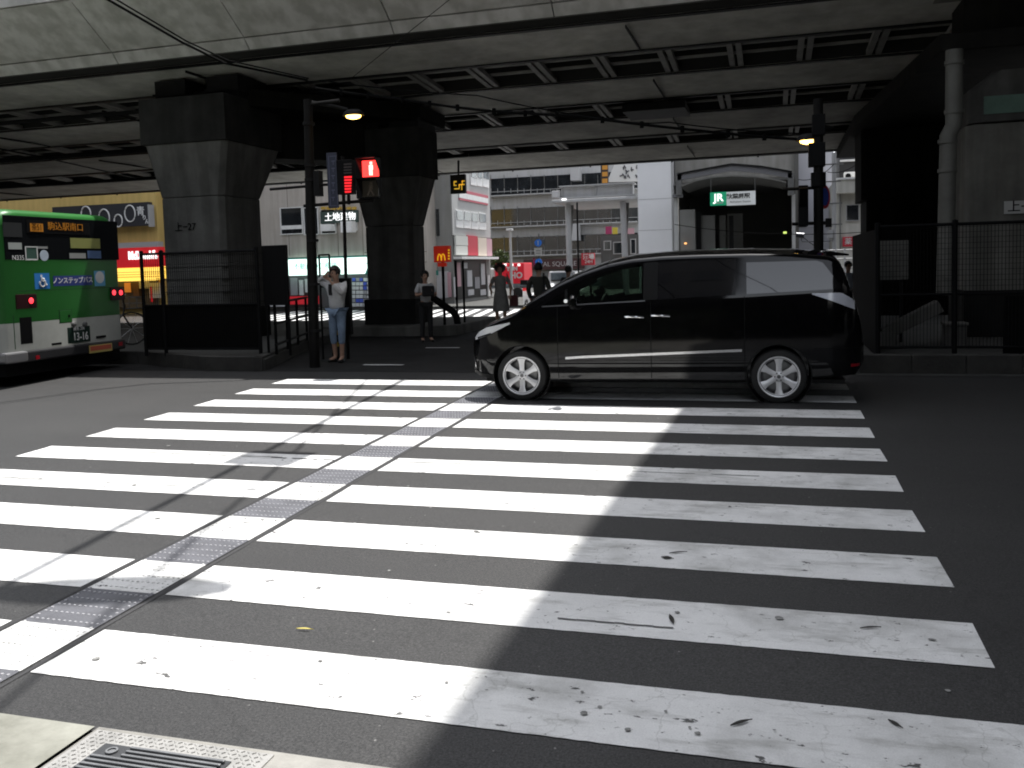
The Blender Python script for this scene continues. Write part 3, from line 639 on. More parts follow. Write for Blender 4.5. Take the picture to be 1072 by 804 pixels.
# pole 2
p2 = thing('signal_pole', 'dark pole rising behind the roof of the black car with side-on signal', 'pole', (.62, 9.2, .2))
mb = MB(); mb.tube([(.625, 9.2, .1), (.633, 9.2, 3.72)], .066, 14); mb.build('shaft', POLE, p2, smooth=True)
mb = MB(); zA = P(845, 197, 9.2).z; zB = P(845, 234, 9.2).z
mb.tube([(.15, 9.2, zA), (.66, 9.2, zA)], .022, 8); mb.build('arm', POLE, p2); mb = MB(); mb.tube([(.28, 9.2, zB), (.78, 9.2, zB)], .024, 8); mb.box((.72, 9.16, zB-.06), (.80, 9.24, zB+.06))
mb.build('arm', POLE, p2)
mb = MB(); mb.box((.50, 9.1, 2.80), (.72, 9.3, 3.12)); mb.box((.55, 9.1, 3.22), (.72, 9.28, 3.5)); mb.lathe([(.085, -.1), (.1, -.1), (.1, .1), (.085, .1)], (.63, 9.2, 2.62), n=14); mb.build('junction_box', SIGB, p2, bevel=.008)
t = thing('side_on_signal', 'black signal head hanging side-on left of the pole above the car', 'signal', tuple(P(841, 215, 9.2)))
mb = MB(); a, b = P(835.5, 195, 9.2), P(846, 237, 9.2); mb.box((a.x, 9.05, b.z), (b.x, 9.5, a.z)); mb.build('housing', SIGB, t, bevel=.015)
mb = MB(); mb.prism([(9.05, a.z-.03), (8.85, a.z-.06), (9.05, a.z-.3)], 'x', a.x+.01, b.x-.01); mb.build('visor', SIGB, t)
t = thing('road_sign', 'round red and blue no parking sign seen edge-on beside the pole', 'sign', tuple(P(863, 206, 9.3)))
c = P(863, 206, 9.3); mb = MB(); mb.lathe([(0, -.006), (.16, -.006), (.16, .006), (0, .006)], c, axis='x', n=24); o1 = mb.build('disc', mat('sign_blue', (.02, .06, .35), .5), t)
mb = MB(); mb.lathe([(.125, -.009), (.165, -.009), (.165, .009), (.125, .009)], c, axis='x', n=24, close=True); mb.build('rim', mat('sign_red', (.50, .02, .03), .5), t)
t.rotation_euler = (0, 0, R(-28))
# cables
CAB = mat('cable_black', (.003, .003, .003), .8, spec=.05)
def cable(label, pts, r, sag=0.0, beads=0, cat='cable', n=6):
    t = thing('overhead_cable', label, cat, pts[0]); mb = MB(); P_ = []
    for i in range(len(pts)-1):
        a, b = Vector(pts[i]), Vector(pts[i+1])
        for k in range(12): u = k/12; q = a.lerp(b, u); q.z -= sag*4*u*(1-u); P_.append(q)
    P_.append(Vector(pts[-1])); mb.tube(P_, r, n); mb.build('cable', CAB, t, smooth=True)
    if beads:
        for k in range(1, beads):
            mb = MB(); q = P_[int(len(P_)*k/beads)]; mb.lathe([(0, -.05), (.03, -.05), (.03, .04), (0, .05)], q, n=8); mb.build('hanger', CAB, t)
    return t
cable('thick sagging black cable with hangers slung from the left pole to the right lamp', [P(330, 92, 9.1), P(414, 103, 9.1), P(501, 115, 9.15), P(600, 121, 9.2), P(725, 136, 9.25), P(839, 146, 9.28)], .022, .01, 14)
cable('thin cable running just above the thick sagging one', [P(335, 84, 9.2), P(500, 100, 9.2), P(640, 125, 9.25), P(700, 128, 9.25), P(850, 140, 9.3)], .010, .03)
cable('double black cable crossing the pale fascia at the upper left', [P(60, -32, 6.5), P(112, -1, 7.2), P(190, 44, 8.2), P(235, 66, 8.7), P(322, 84, 9.0)], .020, 0)
cable('second strand beside the double cable at the upper left', [P(68, -32, 6.5), P(121, -1, 7.2), P(195, 43, 8.2), P(238, 63, 8.7), P(323, 82, 9.0)], .013, 0)
cable('hair-thin wire slanting from the left lamp up across the fascia', [P(480, -8, 6.5), P(470, 0, 6.8), P(369, 81, 9.05)], .005, 0)
cable('heavy overhead cable above the left half of the crossing', [(-4.3, 10.2, 7.25), (-3.35, 2.4, 7.5), (-2.2, -11.6, 8.2)], .036, .02)
0 and cable('companion strand running next to the heavy overhead cable', [(-4.16, 10.2, 7.25), (-3.18, 2.4, 7.5), (-2.0, -11.6, 8.2)], .024, .02)
cable('lighter overhead wire converging with the heavy cable', [(-4.9, 10.2, 7.2), (-3.45, 5.7, 7.4), (-2.55, 2.5, 7.5), (-.2, -6, 7.9), (1.2, -11.6, 8.2)], .019, .0)
t = thing('cable_junction_box', 'grey junction box clamped on the heavy overhead cable', 'box', (-3.6, 5.4, 7.2))
mb = MB(); mb.box((-3.90, 5.20, 7.15), (-3.25, 5.66, 7.36)); mb.build('body', GSTEEL, t, bevel=.01)
t = thing('arm_street_lamp', 'tall street lamp with a long arm over the near side of the crossing', 'street lamp', (-9.5, -2.2, zg(-2.2)))
mb = MB(); mb.tube([(-9.5, -2.2, -.3), (-9.5, -2.2, 6.8), (-9.2, -2.0, 7.4), (-8, -1.1, 7.55), (-3.2, 2.1, 7.55)], .07, 12, r1=.035); mb.build('pole', GSTEEL, t, smooth=True)
mb = MB(); n = 16; vs = []
for i in range(11):
    u = i/10; r = .20*math.sin(math.pi*min(1, .10+u*.86))**.6; cx = -3.3+1.25*u; cy = 2.40+.30*u
    for j in range(n): a = 6.2832*j/n; vs.append((cx-.2*r*math.cos(a), cy+r*math.cos(a), 7.55+.6*r*math.sin(a)))
mb.add(vs, [(i*n+j, i*n+(j+1) % n, (i+1)*n+(j+1) % n, (i+1)*n+j) for i in range(10) for j in range(n)]+[tuple(range(n)), tuple(10*n+j for j in range(n))]); mb.build('lamp_head', GSTEEL, t, smooth=True)
# post with burger sign, guard pipe, second post near pier 2
t = thing('sign_post', 'thin black post carrying a small red square sign with a yellow letter m', 'sign post', tuple(P(463, 350, 15.6)))
a = P(463, 262, 15.6); mb = MB(); mb.tube([(a.x, 15.6, .2), (a.x, 15.6, a.z)], .035, 8); mb.build('post', BLACK, t)
mb = MB(); rect(mb, 455.5, 257.5, 472.5, 274.5, 15.58, .10); s1 = mb.build('sign_box', mat('sign_red_lit', (.42, .015, .01), .5, emit=(.6, .03, .01), estr=.10), t, bevel=.01)
mb = MB(); rect(mb, 459, 275, 468, 279, 15.58, .06); mb.build('lower_plate', MATS['sign_red_lit'], t)
YEL = mat('sign_yellow', (.75, .42, .01), .5, emit=(1, .55, .02), estr=.25)
mb = MB(); c = P(462, 270.5, 15.47)
for sx in (-1, 1):
    pts = [(c.x+sx*(.045+.045*math.cos(a)), 15.465, c.z-.05+.15*math.sin(a)*(1 if a > 0 else 1)) for a in [math.pi*k/8 for k in range(9)]]; mb.tube(pts, .014, 6)
mb.build('letter_m', YEL, s1)
mb = MB(); 
for k in range(4): rect(mb, 469, 261+k*3.0, 470.8, 262.7+k*3.0, 15.478, .004)
mb.build('side_lettering', YEL, s1)
t = thing('bent_guard_pipe', 'thick dark guard pipe bending down to the plinth behind the man with the white shirt', 'guard rail', tuple(P(470, 330, 15.9)))
mb = MB(); mb.tube([P(440, 300, 15.9), P(452, 311, 15.9), P(465, 320, 15.9), P(474, 326, 15.9), P(478, 332, 15.9), P(480, 345, 15.9)], .085, 12); mb.build('pipe', BLACK, t, smooth=True)
t = thing('gate_frame', 'tall thin black frame standing on the plinth right of the red square sign', 'frame', tuple(P(484, 340, 16.4)))
a, b = P(484.5, 273, 16.4), P(477, 273, 16.4); mb = MB(); mb.tube([(a.x, 16.4, .2), (a.x, 16.4, a.z), (b.x, 16.4, b.z), (b.x, 16.4, .2)], .028, 8); mb.build('frame', BLACK, t)
t = thing('exit_sign_box', 'small black hanging sign with yellow route lines beneath the bridge', 'sign', tuple(P(480, 192, 18)))
mb = MB(); rect(mb, 473, 183, 488.5, 203, 18, .12); mb.tube([P(480, 183, 17.95), P(480, 168, 17.95)], .03, 6); mb.build('box', mat('sign_black', (.02, .018, .014), .5), t, bevel=.01)
mb = MB(); y = 17.87
for (x0, y0, x1, y1) in ((475, 189.5, 478, 191), (475, 191, 475.9, 193.6), (475, 193.6, 478, 194.6), (480.3, 193, 481.3, 197), (480.5, 192.6, 486.5, 193.8), (483.5, 189.3, 484.5, 193), (483.5, 189, 486.8, 190), (475.5, 197, 481, 198.2), (483, 192.8, 483.9, 199)): rect(mb, x0, y0, x1, y1, y, .006)
mb.build('route_lines', mat('amber_line', (.7, .42, .03), .5, emit=(1, .6, .05), estr=.25), t)
# ------------------------------------------------------------------ black minivan
def interp(tab, x):
    if x <= tab[0][0]: return tab[0][1]
    for (a, p), (b, q) in zip(tab, tab[1:]):
        if x <= b: return p+(q-p)*(x-a)/(b-a)
    return tab[-1][1]
def smooth_tab(tab, x, h=.05): return (interp(tab, x-h)+2*interp(tab, x)+interp(tab, x+h))/4
ZT = [(-2.20, .56), (-2.17, .66), (-2.12, .75), (-2.02, .855), (-1.90, .925), (-1.74, .99), (-1.6, 1.035), (-1.5, 1.09), (-1.304, 1.235), (-1.011, 1.42), (-.721, 1.545), (-.437, 1.635), (-.159, 1.685), (.2, 1.708), (.62, 1.713), (1.14, 1.709), (1.66, 1.688), (2.00, 1.65), (2.10, 1.58), (2.16, 1.42), (2.22, 1.22), (2.28, 1.04), (2.32, .88), (2.345, .72), (2.352, .6)]
ZB = [(-2.20, .42), (-2.15, .30), (-2.0, .25), (-1.0, .215), (1.0, .225), (1.9, .27), (2.25, .30), (2.352, .42)]
WW = [(-2.20, .36), (-2.17, .52), (-2.12, .62), (-2.02, .72), (-1.90, .785), (-1.74, .835), (-1.5, .872), (-1.2, .88), (1.6, .88), (2.0, .865), (2.15, .835), (2.25, .79), (2.32, .70), (2.352, .58)]
def zt(x): return smooth_tab(ZT, x, .03)
def zb(x): return interp(ZB, x)
def W(x): return smooth_tab(WW, x, .02)
def belt(x): return 1.10+.04*(x+1.27)
def drop(x): return interp([(-2.2, .05), (-1.5, .06), (-1.0, .10), (2.0, .105), (2.2, .06)], x)
def side_y(x, z):
    w = W(x); lo = zb(x); b = belt(x)
    if z < .45: y = w*(.955+.045*max(0, min(1, (z-lo)/max(.05, .45-lo)))**.5)
    elif z < b: y = w*(1.0-.028*((z-.45)/(b-.45))**1.6)
    else: y = w*.972-.25*(z-b)-.10*(z-b)**2
    zs = zt(x)-drop(x)
    return y
def section(x):
    w = W(x); T = zt(x); B = zb(x); d = drop(x); zs = max(B+.05, T-d); pts = [(0, B), (w*.45, B), (w*.85, B)]
    for k in range(27): z = B+.012+(zs-B-.012)*k/26; pts.append((side_y(x, z), z))
    y0 = side_y(x, zs); cw = min(.10, y0*.3)
    for k in range(1, 6):
        a = math.pi/2*k/5; pts.append((y0-cw*(1-math.cos(a)), zs+(d*.55)*math.sin(a)))
    yb = y0-cw; zc_ = zs+d*.55
    for k in range(1, 8): u = k/7; pts.append((yb*(1-u), zc_+(T-zc_)*(1-(1-u)**2)))
    return pts
def surf(x, z):
    """point on the near side including the rounded shoulder"""
    T = zt(x); d = drop(x); zs = T-d
    if z <= zs: return side_y(x, z)
    y0 = side_y(x, zs); cw = min(.10, y0*.3); s_ = min(1, (z-zs)/(d*.55)); return y0-cw*(1-math.sqrt(max(0, 1-s_*s_)))
PAINTB = mat('black_car_paint', (.0025, .0025, .003), .2, metal=0.0, coat=1.0, spec=.0)
CHROME = mat('chrome', (.75, .75, .76), .12, metal=1.0); ALLOY = mat('alloy', (.80, .80, .81), .3, metal=.35)
TYRE = mat('tyre_rubber', (.018, .018, .018), .8, bump=.2, bscale=60); TRIM = mat('black_trim', (.008, .008, .008), .45, spec=.2)
TINT = mat('privacy_glass', (.006, .006, .007), .015, spec=.9, coat=1.0)
def tint_clear():
    m = bpy.data.materials.new('clear_tinted_glass'); m.use_nodes = True; t = m.node_tree; t.nodes.remove(t.nodes['Principled BSDF'])
    out = t.nodes['Material Output']; mx = t.nodes.new('ShaderNodeMixShader'); tr = t.nodes.new('ShaderNodeBsdfTransparent'); gl = t.nodes.new('ShaderNodeBsdfGlossy')
    tr.inputs[0].default_value = (.48, .55, .50, 1); gl.inputs['Roughness'].default_value = .01; fr = t.nodes.new('ShaderNodeFresnel'); fr.inputs[0].default_value = 1.5
    t.links.new(fr.outputs[0], mx.inputs[0]); t.links.new(tr.outputs[0], mx.inputs[1]); t.links.new(gl.outputs[0], mx.inputs[2]); t.links.new(mx.outputs[0], out.inputs[0]); return m
CLEAR = tint_clear()
RZ = R(1.2)
car = thing('minivan', 'shiny black minivan crossing over the far end of the zebra crossing, facing left', 'car', (-1.4, 7.07, zg(7.07)), (TH, 0, RZ))
xs = []
x = -2.20
while x < 2.352:
    xs.append(x); x += .012 if (x < -2.02 or x > 2.05) else .03
xs.append(2.352)
secs = [section(x) for x in xs]; n = len(secs[0]); ring = 2*n-2
vs = []
for x, s_ in zip(xs, secs):
    for (y, z) in s_: vs.append((x, -y, z))
    for (y, z) in s_[-2:0:-1]: vs.append((x, y, z))
fs = [(i*ring+j, i*ring+(j+1) % ring, (i+1)*ring+(j+1) % ring, (i+1)*ring+j) for i in range(len(xs)-1) for j in range(ring)]
fs += [tuple(range(ring)), tuple((len(xs)-1)*ring+j for j in range(ring))[::-1]]
mb = MB(); mb.add(vs, fs); body = mb.build('body', PAINTB, car, local=True)
WX = (-1.47, 1.45); WZ = .292
cut = MB()
for wx in WX:
    for sy in (-1, 1): cut.lathe([(0, 0), (.352, 0), (.352, .5*sy), (0, .5*sy)], (wx, .60*sy, WZ+.012), axis='y', n=56)
cutter = cut.build('cutter', TRIM, None, local=True)
cutter.parent = car
bpy.context.view_layer.update()
bo = body.modifiers.new('b', 'BOOLEAN'); bo.object = cutter; bo.operation = 'DIFFERENCE'; bo.solver = 'EXACT'
bpy.context.view_layer.update()
me = bpy.data.meshes.new_from_object(body.evaluated_get(bpy.context.evaluated_depsgraph_get()))
body.modifiers.clear(); body.data = me; bpy.data.objects.remove(cutter)
GT = [(-1.23, 1.10), (-.70, 1.415), (-.33, 1.535), (.01, 1.582), (.16, 1.59), (1.0, 1.60), (1.11, 1.60), (1.85, 1.555), (1.92, 1.53), (2.12, 1.24)]
def gtop(x): return min(interp(GT, x), zt(x)-drop(x)-.005)
def gbot(x): return belt(x)+.012
bm = bmesh.new(); bm.from_mesh(me); kill = []
for f in bm.faces:
    c = f.calc_center_median()
    if -1.12 < c.x < -.04 and abs(c.y) > .5 and gbot(c.x)+.01 < c.z < gtop(c.x)-.01: kill.append(f)
    elif -1.44 < c.x < -.50 and abs(c.y) < interp([(-1.45, .70), (-.5, .56)], c.x) and c.z > zt(c.x)-.09 and c.z > 1.0: kill.append(f)
bmesh.ops.delete(bm, geom=kill, context='FACES'); bm.to_mesh(me); bm.free()
me.materials.clear(); me.materials.append(PAINTB); me.polygons.foreach_set('material_index', [0]*len(me.polygons))
me.polygons.foreach_set('use_smooth', [True]*len(me.polygons)); me.set_sharp_from_angle(angle=R(32))
def sheet_on_side(name, x0, x1, zlo, zhi, off, mt, parent, sy=-1, nx=None, nz=6, thick=.004, label=None):
    nx = nx or max(3, int((x1-x0)/.03)); vs = []; mb = MB()
    for i in range(nx+1):
        x = x0+(x1-x0)*i/nx; a, b = zlo(x), zhi(x); b = max(b, a+.0015)
        for k in range(nz+1):
            z = a+(b-a)*k/nz; vs.append((x, sy*(surf(x, z)+off), z))
    N = len(vs); m_ = nz+1
    vs2 = [(v[0], v[1]-sy*thick, v[2]) for v in vs]
    fs = [(i*m_+k, i*m_+k+1, (i+1)*m_+k+1, (i+1)*m_+k) for i in range(nx) for k in range(nz)]
    fs += [tuple(q+N for q in f[::-1]) for f in fs]
    for i in range(nx): fs += [(i*m_, (i+1)*m_, (i+1)*m_+N, i*m_+N), (i*m_+nz, i*m_+nz+N, (i+1)*m_+nz+N, (i+1)*m_+nz)]
    for k in range(nz): fs += [(k, k+N, k+1+N, k+1), (nx*m_+k, nx*m_+k+1, nx*m_+k+1+N, nx*m_+k+N)]
    mb.add(vs+vs2, fs); return mb.build(name, mt, parent, local=True, smooth=True, label=label)
for sy in (-1, 1):
    w1 = sheet_on_side('front_quarter_window', -1.20, -.93, gbot, gtop, .005, CLEAR, car, sy)
    w2 = sheet_on_side('front_window', -.90, -.02, gbot, gtop, .005, CLEAR, car, sy)
    sheet_on_side('door_pillar', -.93, -.90, lambda x: gbot(x)-.01, lambda x: gtop(x)+.01, .009, TRIM, car, sy)
    sheet_on_side('door_pillar', -.02, .14, gbot, gtop, .007, TRIM, car, sy)
    w3 = sheet_on_side('rear_window', .14, 1.0, gbot, gtop, .006, TINT, car, sy)
    w4 = sheet_on_side('rear_quarter_window', 1.115, 2.10, gbot, lambda x: min(gtop(x), 1.555-.0*(x)) if x < 1.95 else gtop(x), .006, TINT, car, sy)
    sheet_on_side('belt_moulding', -1.20, .0, lambda x: gbot(x)-.014, lambda x: gbot(x)+.0, .010, mat('satin_trim', (.25, .25, .26), .3, metal=.8), car, sy, nz=1)
    sheet_on_side('side_moulding', -.93, 1.06, lambda x: .497+.04*(x+.9)-(.0 if x > -.7 else (-.7-x)*.02), lambda x: .525+.04*(x+.9)-(.0 if x > -.7 else (-.7-x)*.02), .012, CHROME, car, sy, nz=1, thick=.012)
    for sx in (-1.02, .06, 1.09): sheet_on_side('door_seam', sx-.004, sx+.004, lambda x: .27, lambda x: gbot(x)-.02, .0012, BLACK, car, sy, nx=1, nz=14, thick=.002)
    sheet_on_side('door_seam', -1.02, 1.09, lambda x: .245, lambda x: .252, .0012, BLACK, car, sy, nz=1, thick=.002)
    sheet_on_side('sill_trim', -1.08, 1.06, lambda x: zb(x)+.0, lambda x: zb(x)+.018, .012, TRIM, car, sy, nz=1, thick=.02)
    for (hx0, hx1, hz) in ((-.225, -.02, .975), (.075, .275, .985)):
        mb = MB(); yy = surf(hx0, hz); mb.tube([(hx0, sy*(yy+.012), hz), (hx0+.04, sy*(yy+.040), hz+.006), (hx1-.05, sy*(yy+.040), hz), (hx1, sy*(yy+.012), hz-.006)], .012, 8)
        h = mb.build('door_handle', CHROME, car, local=True, smooth=True)
    hl = sheet_on_side('headlight', -2.09, -1.60, lambda x: interp([(-2.1, .70), (-1.9, .765), (-1.60, .905)], x), lambda x: min(interp([(-2.1, .77), (-1.9, .865), (-1.60, .925)], x), zt(x)-drop(x)*.5), .006, mat('headlight_glass', (.75, .77, .80), .25, metal=.3, coat=1), car, sy)  # pale colour stands in for sky reflected in the headlight
    sheet_on_side('headlight_shade', -2.05, -1.85, lambda x: interp([(-2.1, .705), (-1.85, .78)], x), lambda x: interp([(-2.1, .725), (-1.85, .80)], x), .010, TRIM, hl, sy, nz=1)
    tl = sheet_on_side('tail_light', 1.80, 2.24, lambda x: interp([(1.8, 1.192), (2.0, 1.12), (2.24, 1.02)], x), lambda x: interp([(1.8, 1.205), (2.1, 1.205), (2.24, 1.12)], x), .008, mat('tail_light_clear', (.70, .73, .82), .2, metal=.3, coat=1), car, sy)  # bluish pale colour stands in for sky reflected in the tail light
    sheet_on_side('red_reflector', 2.20, 2.30, lambda x: .40, lambda x: .43, .006, mat('reflector_red', (.35, .01, .02), .3), car, sy)
    sheet_on_side('fog_lamp_bezel', -2.15, -2.10, lambda x: .37, lambda x: .50, .010, CHROME, car, sy)
    sheet_on_side('bumper_lip', -2.16, -1.83, lambda x: zb(x)+.005, lambda x: zb(x)+.05, .010, TRIM, car, sy, nz=2)
    sheet_on_side('rear_bumper_seam', 1.82, 2.28, lambda x: .60, lambda x: .607, .001, BLACK, car, sy, nz=1)
    # mirror
    mb = MB(); vs = []; n_ = 14
    for i in range(9):
        u = i/8; r = .088*math.sin(math.pi*(.08+.84*u))**.45; yy = sy*(.90+.20*u)
        for j in range(n_): a = 6.2832*j/n_; vs.append((-.83+.045*u+.62*r*math.cos(a), yy, 1.165+r*math.sin(a)))
    mb.add(vs, [(i*n_+j, i*n_+(j+1) % n_, (i+1)*n_+(j+1) % n_, (i+1)*n_+j) for i in range(8) for j in range(n_)]+[tuple(range(n_)), tuple(8*n_+j for j in range(n_))])
    mi = mb.build('mirror', PAINTB, car, local=True, smooth=True)
    mb = MB(); mb.tube([(-.86, sy*.93, 1.17), (-.895, sy*1.0, 1.175), (-.87, sy*1.08, 1.18)], .022, 8); mb.build('turn_signal_strip', CHROME, mi, local=True, smooth=True)
    # wheels
    for wx in WX:
        mb = MB(); yo = sy*.865; d = -sy
        mb.lathe([(.205, .0), (.228, -.004*1), (.262, -.006), (.288, .006*1), (.300, .03), (.302, .06), (.302, .15), (.298, .18), (.27, .20), (.205, .20), (.205, .0)], (0, 0, 0), axis='y', n=64, close=True)
        mb.v = [(v[0]+wx, yo+d*v[1], v[2]+WZ) for v in mb.v]; ty = mb.build('wheel', TYRE, car, local=True, smooth=True)
        mb = MB(); mb.lathe([(.206, .006), (.224, .002), (.226, .02), (.205, .05), (.200, .10), (.19, .13), (.0, .13)], (0, 0, 0), axis='y', n=64, cap=False)
        mb.v = [(v[0]+wx, yo+d*v[1], v[2]+WZ) for v in mb.v]; mb.build('rim', mat('rim_well', (.16, .16, .165), .4, metal=.6), ty, local=True, smooth=True)
        mb = MB()
        mb.lathe([(.196, .020), (.204, .003), (.214, -.004), (.226, -.006), (.232, .002), (.228, .02), (.205, .04)], (0, 0, 0), axis='y', n=64, close=True)
        mb.lathe([(.0, .012), (.035, .012), (.055, .02), (.055, .05), (0, .05)], (0, 0, 0), axis='y', n=24)
        for q in range(6):
            a = math.pi/6+q*math.pi/3+.0; ca, sa = math.cos(a), math.sin(a)
            prof = [(.03, .034, .022), (.08, .030, .020), (.14, .031, .012), (.18, .042, .006), (.212, .060, .003)]
            vs = []
            for (r, hw, yy) in prof:
                for (t_, dy) in ((-hw, yy+.006), (-hw*.5, yy), (hw*.5, yy), (hw, yy+.006), (hw*.8, yy+.035), (-hw*.8, yy+.035)):
                    vs.append((r*ca-t_*sa, dy, r*sa+t_*ca))
            fs = [(i*6+j, i*6+(j+1) % 6, (i+1)*6+(j+1) % 6, (i+1)*6+j) for i in range(4) for j in range(6)]+[tuple(range(6)), tuple(24+j for j in range(6))]
            mb.add(vs, fs)
        mb.v = [(v[0]+wx, yo+d*v[1], v[2]+WZ) for v in mb.v]; mb.build('spokes', ALLOY, ty, local=True, smooth=True)
        mb = MB()
        for q in range(6): a = q*math.pi/3; mb.lathe([(0, .010), (.008, .010), (.008, .03), (0, .03)], (.036*math.cos(a)*1.2, 0, .036*math.sin(a)*1.2), axis='y', n=8)
        mb.lathe([(.0, .008), (.02, .009), (.022, .014), (0, .014)], (0, 0, 0), axis='y', n=16)
        mb.v = [(v[0]+wx, yo+d*v[1], v[2]+WZ) for v in mb.v]; mb.build('wheel_nuts', MATS['rim_well'], ty, local=True, smooth=True)
        mb = MB(); mb.lathe([(.0, .10), (.165, .10), (.165, .118), (0, .118)], (wx, 0, WZ), axis='y', n=40); mb.v = [(v[0], yo+d*(v[1]), v[2]) for v in mb.v]; mb.build('brake_disc', mat('brake_steel', (.22, .22, .22), .35, metal=.9), ty, local=True, smooth=True)
        mb = MB(); mb.lathe([(.348, -.0), (.352, .26), (.342, .26), (.338, 0)], (0, 0, 0), axis='y', n=56, close=True)
        mb.v = [(v[0]+wx, sy*.60+sy*v[1], v[2]+WZ+.012) for v in mb.v if True]; mb.build('arch_liner', TRIM, car, local=True, smooth=True)
# windscreen and cabin
vs = []; nx, ny = 34, 20
for i in range(nx+1):
    x = -1.46+(1.0)*i/nx; s_ = section(x); yb = s_[-8][0]; zc_ = s_[-8][1]; T = zt(x)
    for k in range(ny+1):
        y = -yb*1.0+2*yb*k/ny; u = 1-abs(y)/yb; vs.append((x, y, zc_+(T-zc_)*(1-(1-u)**2)+.005))
mb = MB(); m_ = ny+1; mb.add(vs, [(i*m_+k, i*m_+k+1, (i+1)*m_+k+1, (i+1)*m_+k) for i in range(nx) for k in range(ny)]); mb.build('windscreen', CLEAR, car, local=True, smooth=True)
INT = mat('cabin_trim', (.02, .02, .02), .8)
mb = MB(); mb.box((-1.30, -.74, .80), (-.80, .74, 1.03)); mb.build('dashboard', INT, car, local=True, bevel=.05)
for yy in (-.38, .38):
    mb = MB(); mb.prism([(-.35, .60), (.10, .60), (.28, 1.30), (.14, 1.30), (-.05, .78), (-.35, .78)], 'y', yy-.25, yy+.25); mb.box((.13, yy-.13, 1.31), (.25, yy+.13, 1.50)); mb.build('seat', INT, car, local=True, bevel=.03)
mb = MB(); vs = []; mb.tube([(-.70+.05*math.sin(a), .38+.18*math.cos(a), 1.0+.17*math.sin(a)) for a in [6.2832*k/20 for k in range(21)]], .014, 8); mb.build('steering_wheel', INT, car, local=True)
mb = MB(); mb.prism([(1.98, 1.655), (2.20, 1.615), (2.20, 1.595), (2.02, 1.60)], 'y', -.62, .62); mb.build('roof_spoiler', PAINTB, car, local=True, bevel=.006)
mb = MB(); mb.prism([(-.10, 1.12), (-.02, 1.12), (-.02, .9), (-.10, .9)], 'y', -.82, -.80); 
mb = MB(); mb.tube([(-2.185, -.3, .62), (-2.20, 0, .62), (-2.185, .3, .62)], .02, 8); mb.build('grille_bar', CHROME, car, local=True)
mb = MB(); mb.box((-1.95, -.70, .20), (2.15, .70, .24)); mb.build('underbody', TRIM, car, local=True)

# ------------------------------------------------------------------ green bus seen from behind
BX = -10.80; YA, YB = 6.45, 9.05
bus = thing('city_bus', 'green and cream city bus stopped at the left, seen from its rear', 'bus', (BX-4, (YA+YB)/2, 0))
GREEN = mat('bus_green', (.028, .145, .032), .35, var=.15, vscale=1.2, spec=.22); CREAM = mat('bus_cream', (.50, .51, .47), .4, var=.15, vscale=2, spec=.2)
def bsec(inset, z0, z1, r=.28):
    y0, y1 = YA+inset, YB-inset; zt_ = z1-inset*.6; pts = [(y0, z0), (y0+.0, zt_-r-.3)]
    for k in range(7): a = math.pi/2*k/6; pts.append((y0+.03+r*(1-math.cos(a)), zt_-r+r*math.sin(a)*.92))
    for k in range(7): a = math.pi/2*(1-k/6); pts.append((y1-.03-r*(1-math.cos(a)), zt_-r+r*math.sin(a)*.92))
    pts += [(y1, zt_-r-.3), (y1, z0)]; return pts
def zc(px, py): return PX(px, py, BX).z
zsplit = (zc(134, 327)+zc(5, 341))/2; ztop = (zc(112, 223)+zc(8, 217.5))/2; zlow = (zc(133, 355)+zc(5, 369))/2
def loft(stations, name, mt, parent):
    mb = MB(); n_ = len(stations[0][1]); vs = [(x, y, z) for x, s_ in stations for (y, z) in s_]
    fs = [(i*n_+j, i*n_+(j+1) % n_, (i+1)*n_+(j+1) % n_, (i+1)*n_+j) for i in range(len(stations)-1) for j in range(n_)]+[tuple(range(n_)), tuple((len(stations)-1)*n_+j for j in range(n_))]
    mb.add(vs, fs); return mb.build(name, mt, parent, smooth=True)
ins = [(0, .13), (-.03, .07), (-.08, .03), (-.16, .0), (-9.6, 0), (-9.8, .1)]
ub_ = loft([(BX+dx, bsec(i_, zsplit, ztop)) for dx, i_ in ins], 'upper_body', GREEN, bus)
lowp = lambda i_: [(YA+i_, zlow), (YA+i_, zsplit-.002), (YB-i_, zsplit-.002), (YB-i_, zlow)]
loft([(BX+dx, lowp(i_)) for dx, i_ in ins], 'lower_body', CREAM, bus)
def rx(mb, px0, py0, px1, py1, t=.02, base=0.0):
    cpy = (py0+py1)/2; cpx = (px0+px1)/2; y0 = PX(px0, cpy, BX).y; y1 = PX(px1, cpy, BX).y; z1 = PX(cpx, py0, BX).z; z0 = PX(cpx, py1, BX).z
    mb.box((BX+base, y0, z0), (BX+base+t, y1, z1)); return ((y0+y1)/2, (z0+z1)/2, z1-z0, y1-y0)
def rpart(name, mt, r, t=.02, base=0.0, parent=bus, bevel=0.0, label=None):
    mb = MB(); q = rx(mb, *r, t=t, base=base); return mb.build(name, mt, parent, bevel=bevel, label=label), q
mb = MB(); mb.box((BX-9.7, YA+.1, .12), (BX-.05, YB-.1, zlow)); mb.build('chassis', BLACK, bus)
mb = MB(); mb.box((BX-.2, YA+.05, zlow-.17), (BX+.05, YB-.05, zlow-.004)); mb.build('bumper', mat('bumper_dark', (.03, .03, .032), .35), bus, bevel=.03)
mb = MB(); mb.box((BX-.25, YA+.0, zlow-.16), (BX+.06, YA+.42, zlow+.0)); mb.build('bumper_corner', mat('bumper_metal', (.32, .32, .33), .3, metal=.6), bus, bevel=.03)
win, q = rpart('rear_window', mat('bus_glass', (.008, .009, .010), .15, spec=.07), (3.5, 228.5, 123, 272), t=.012, bevel=.03)
AMB = mat('amber_led', (.30, .12, .01), .5, emit=(1, .36, .02), estr=.05)
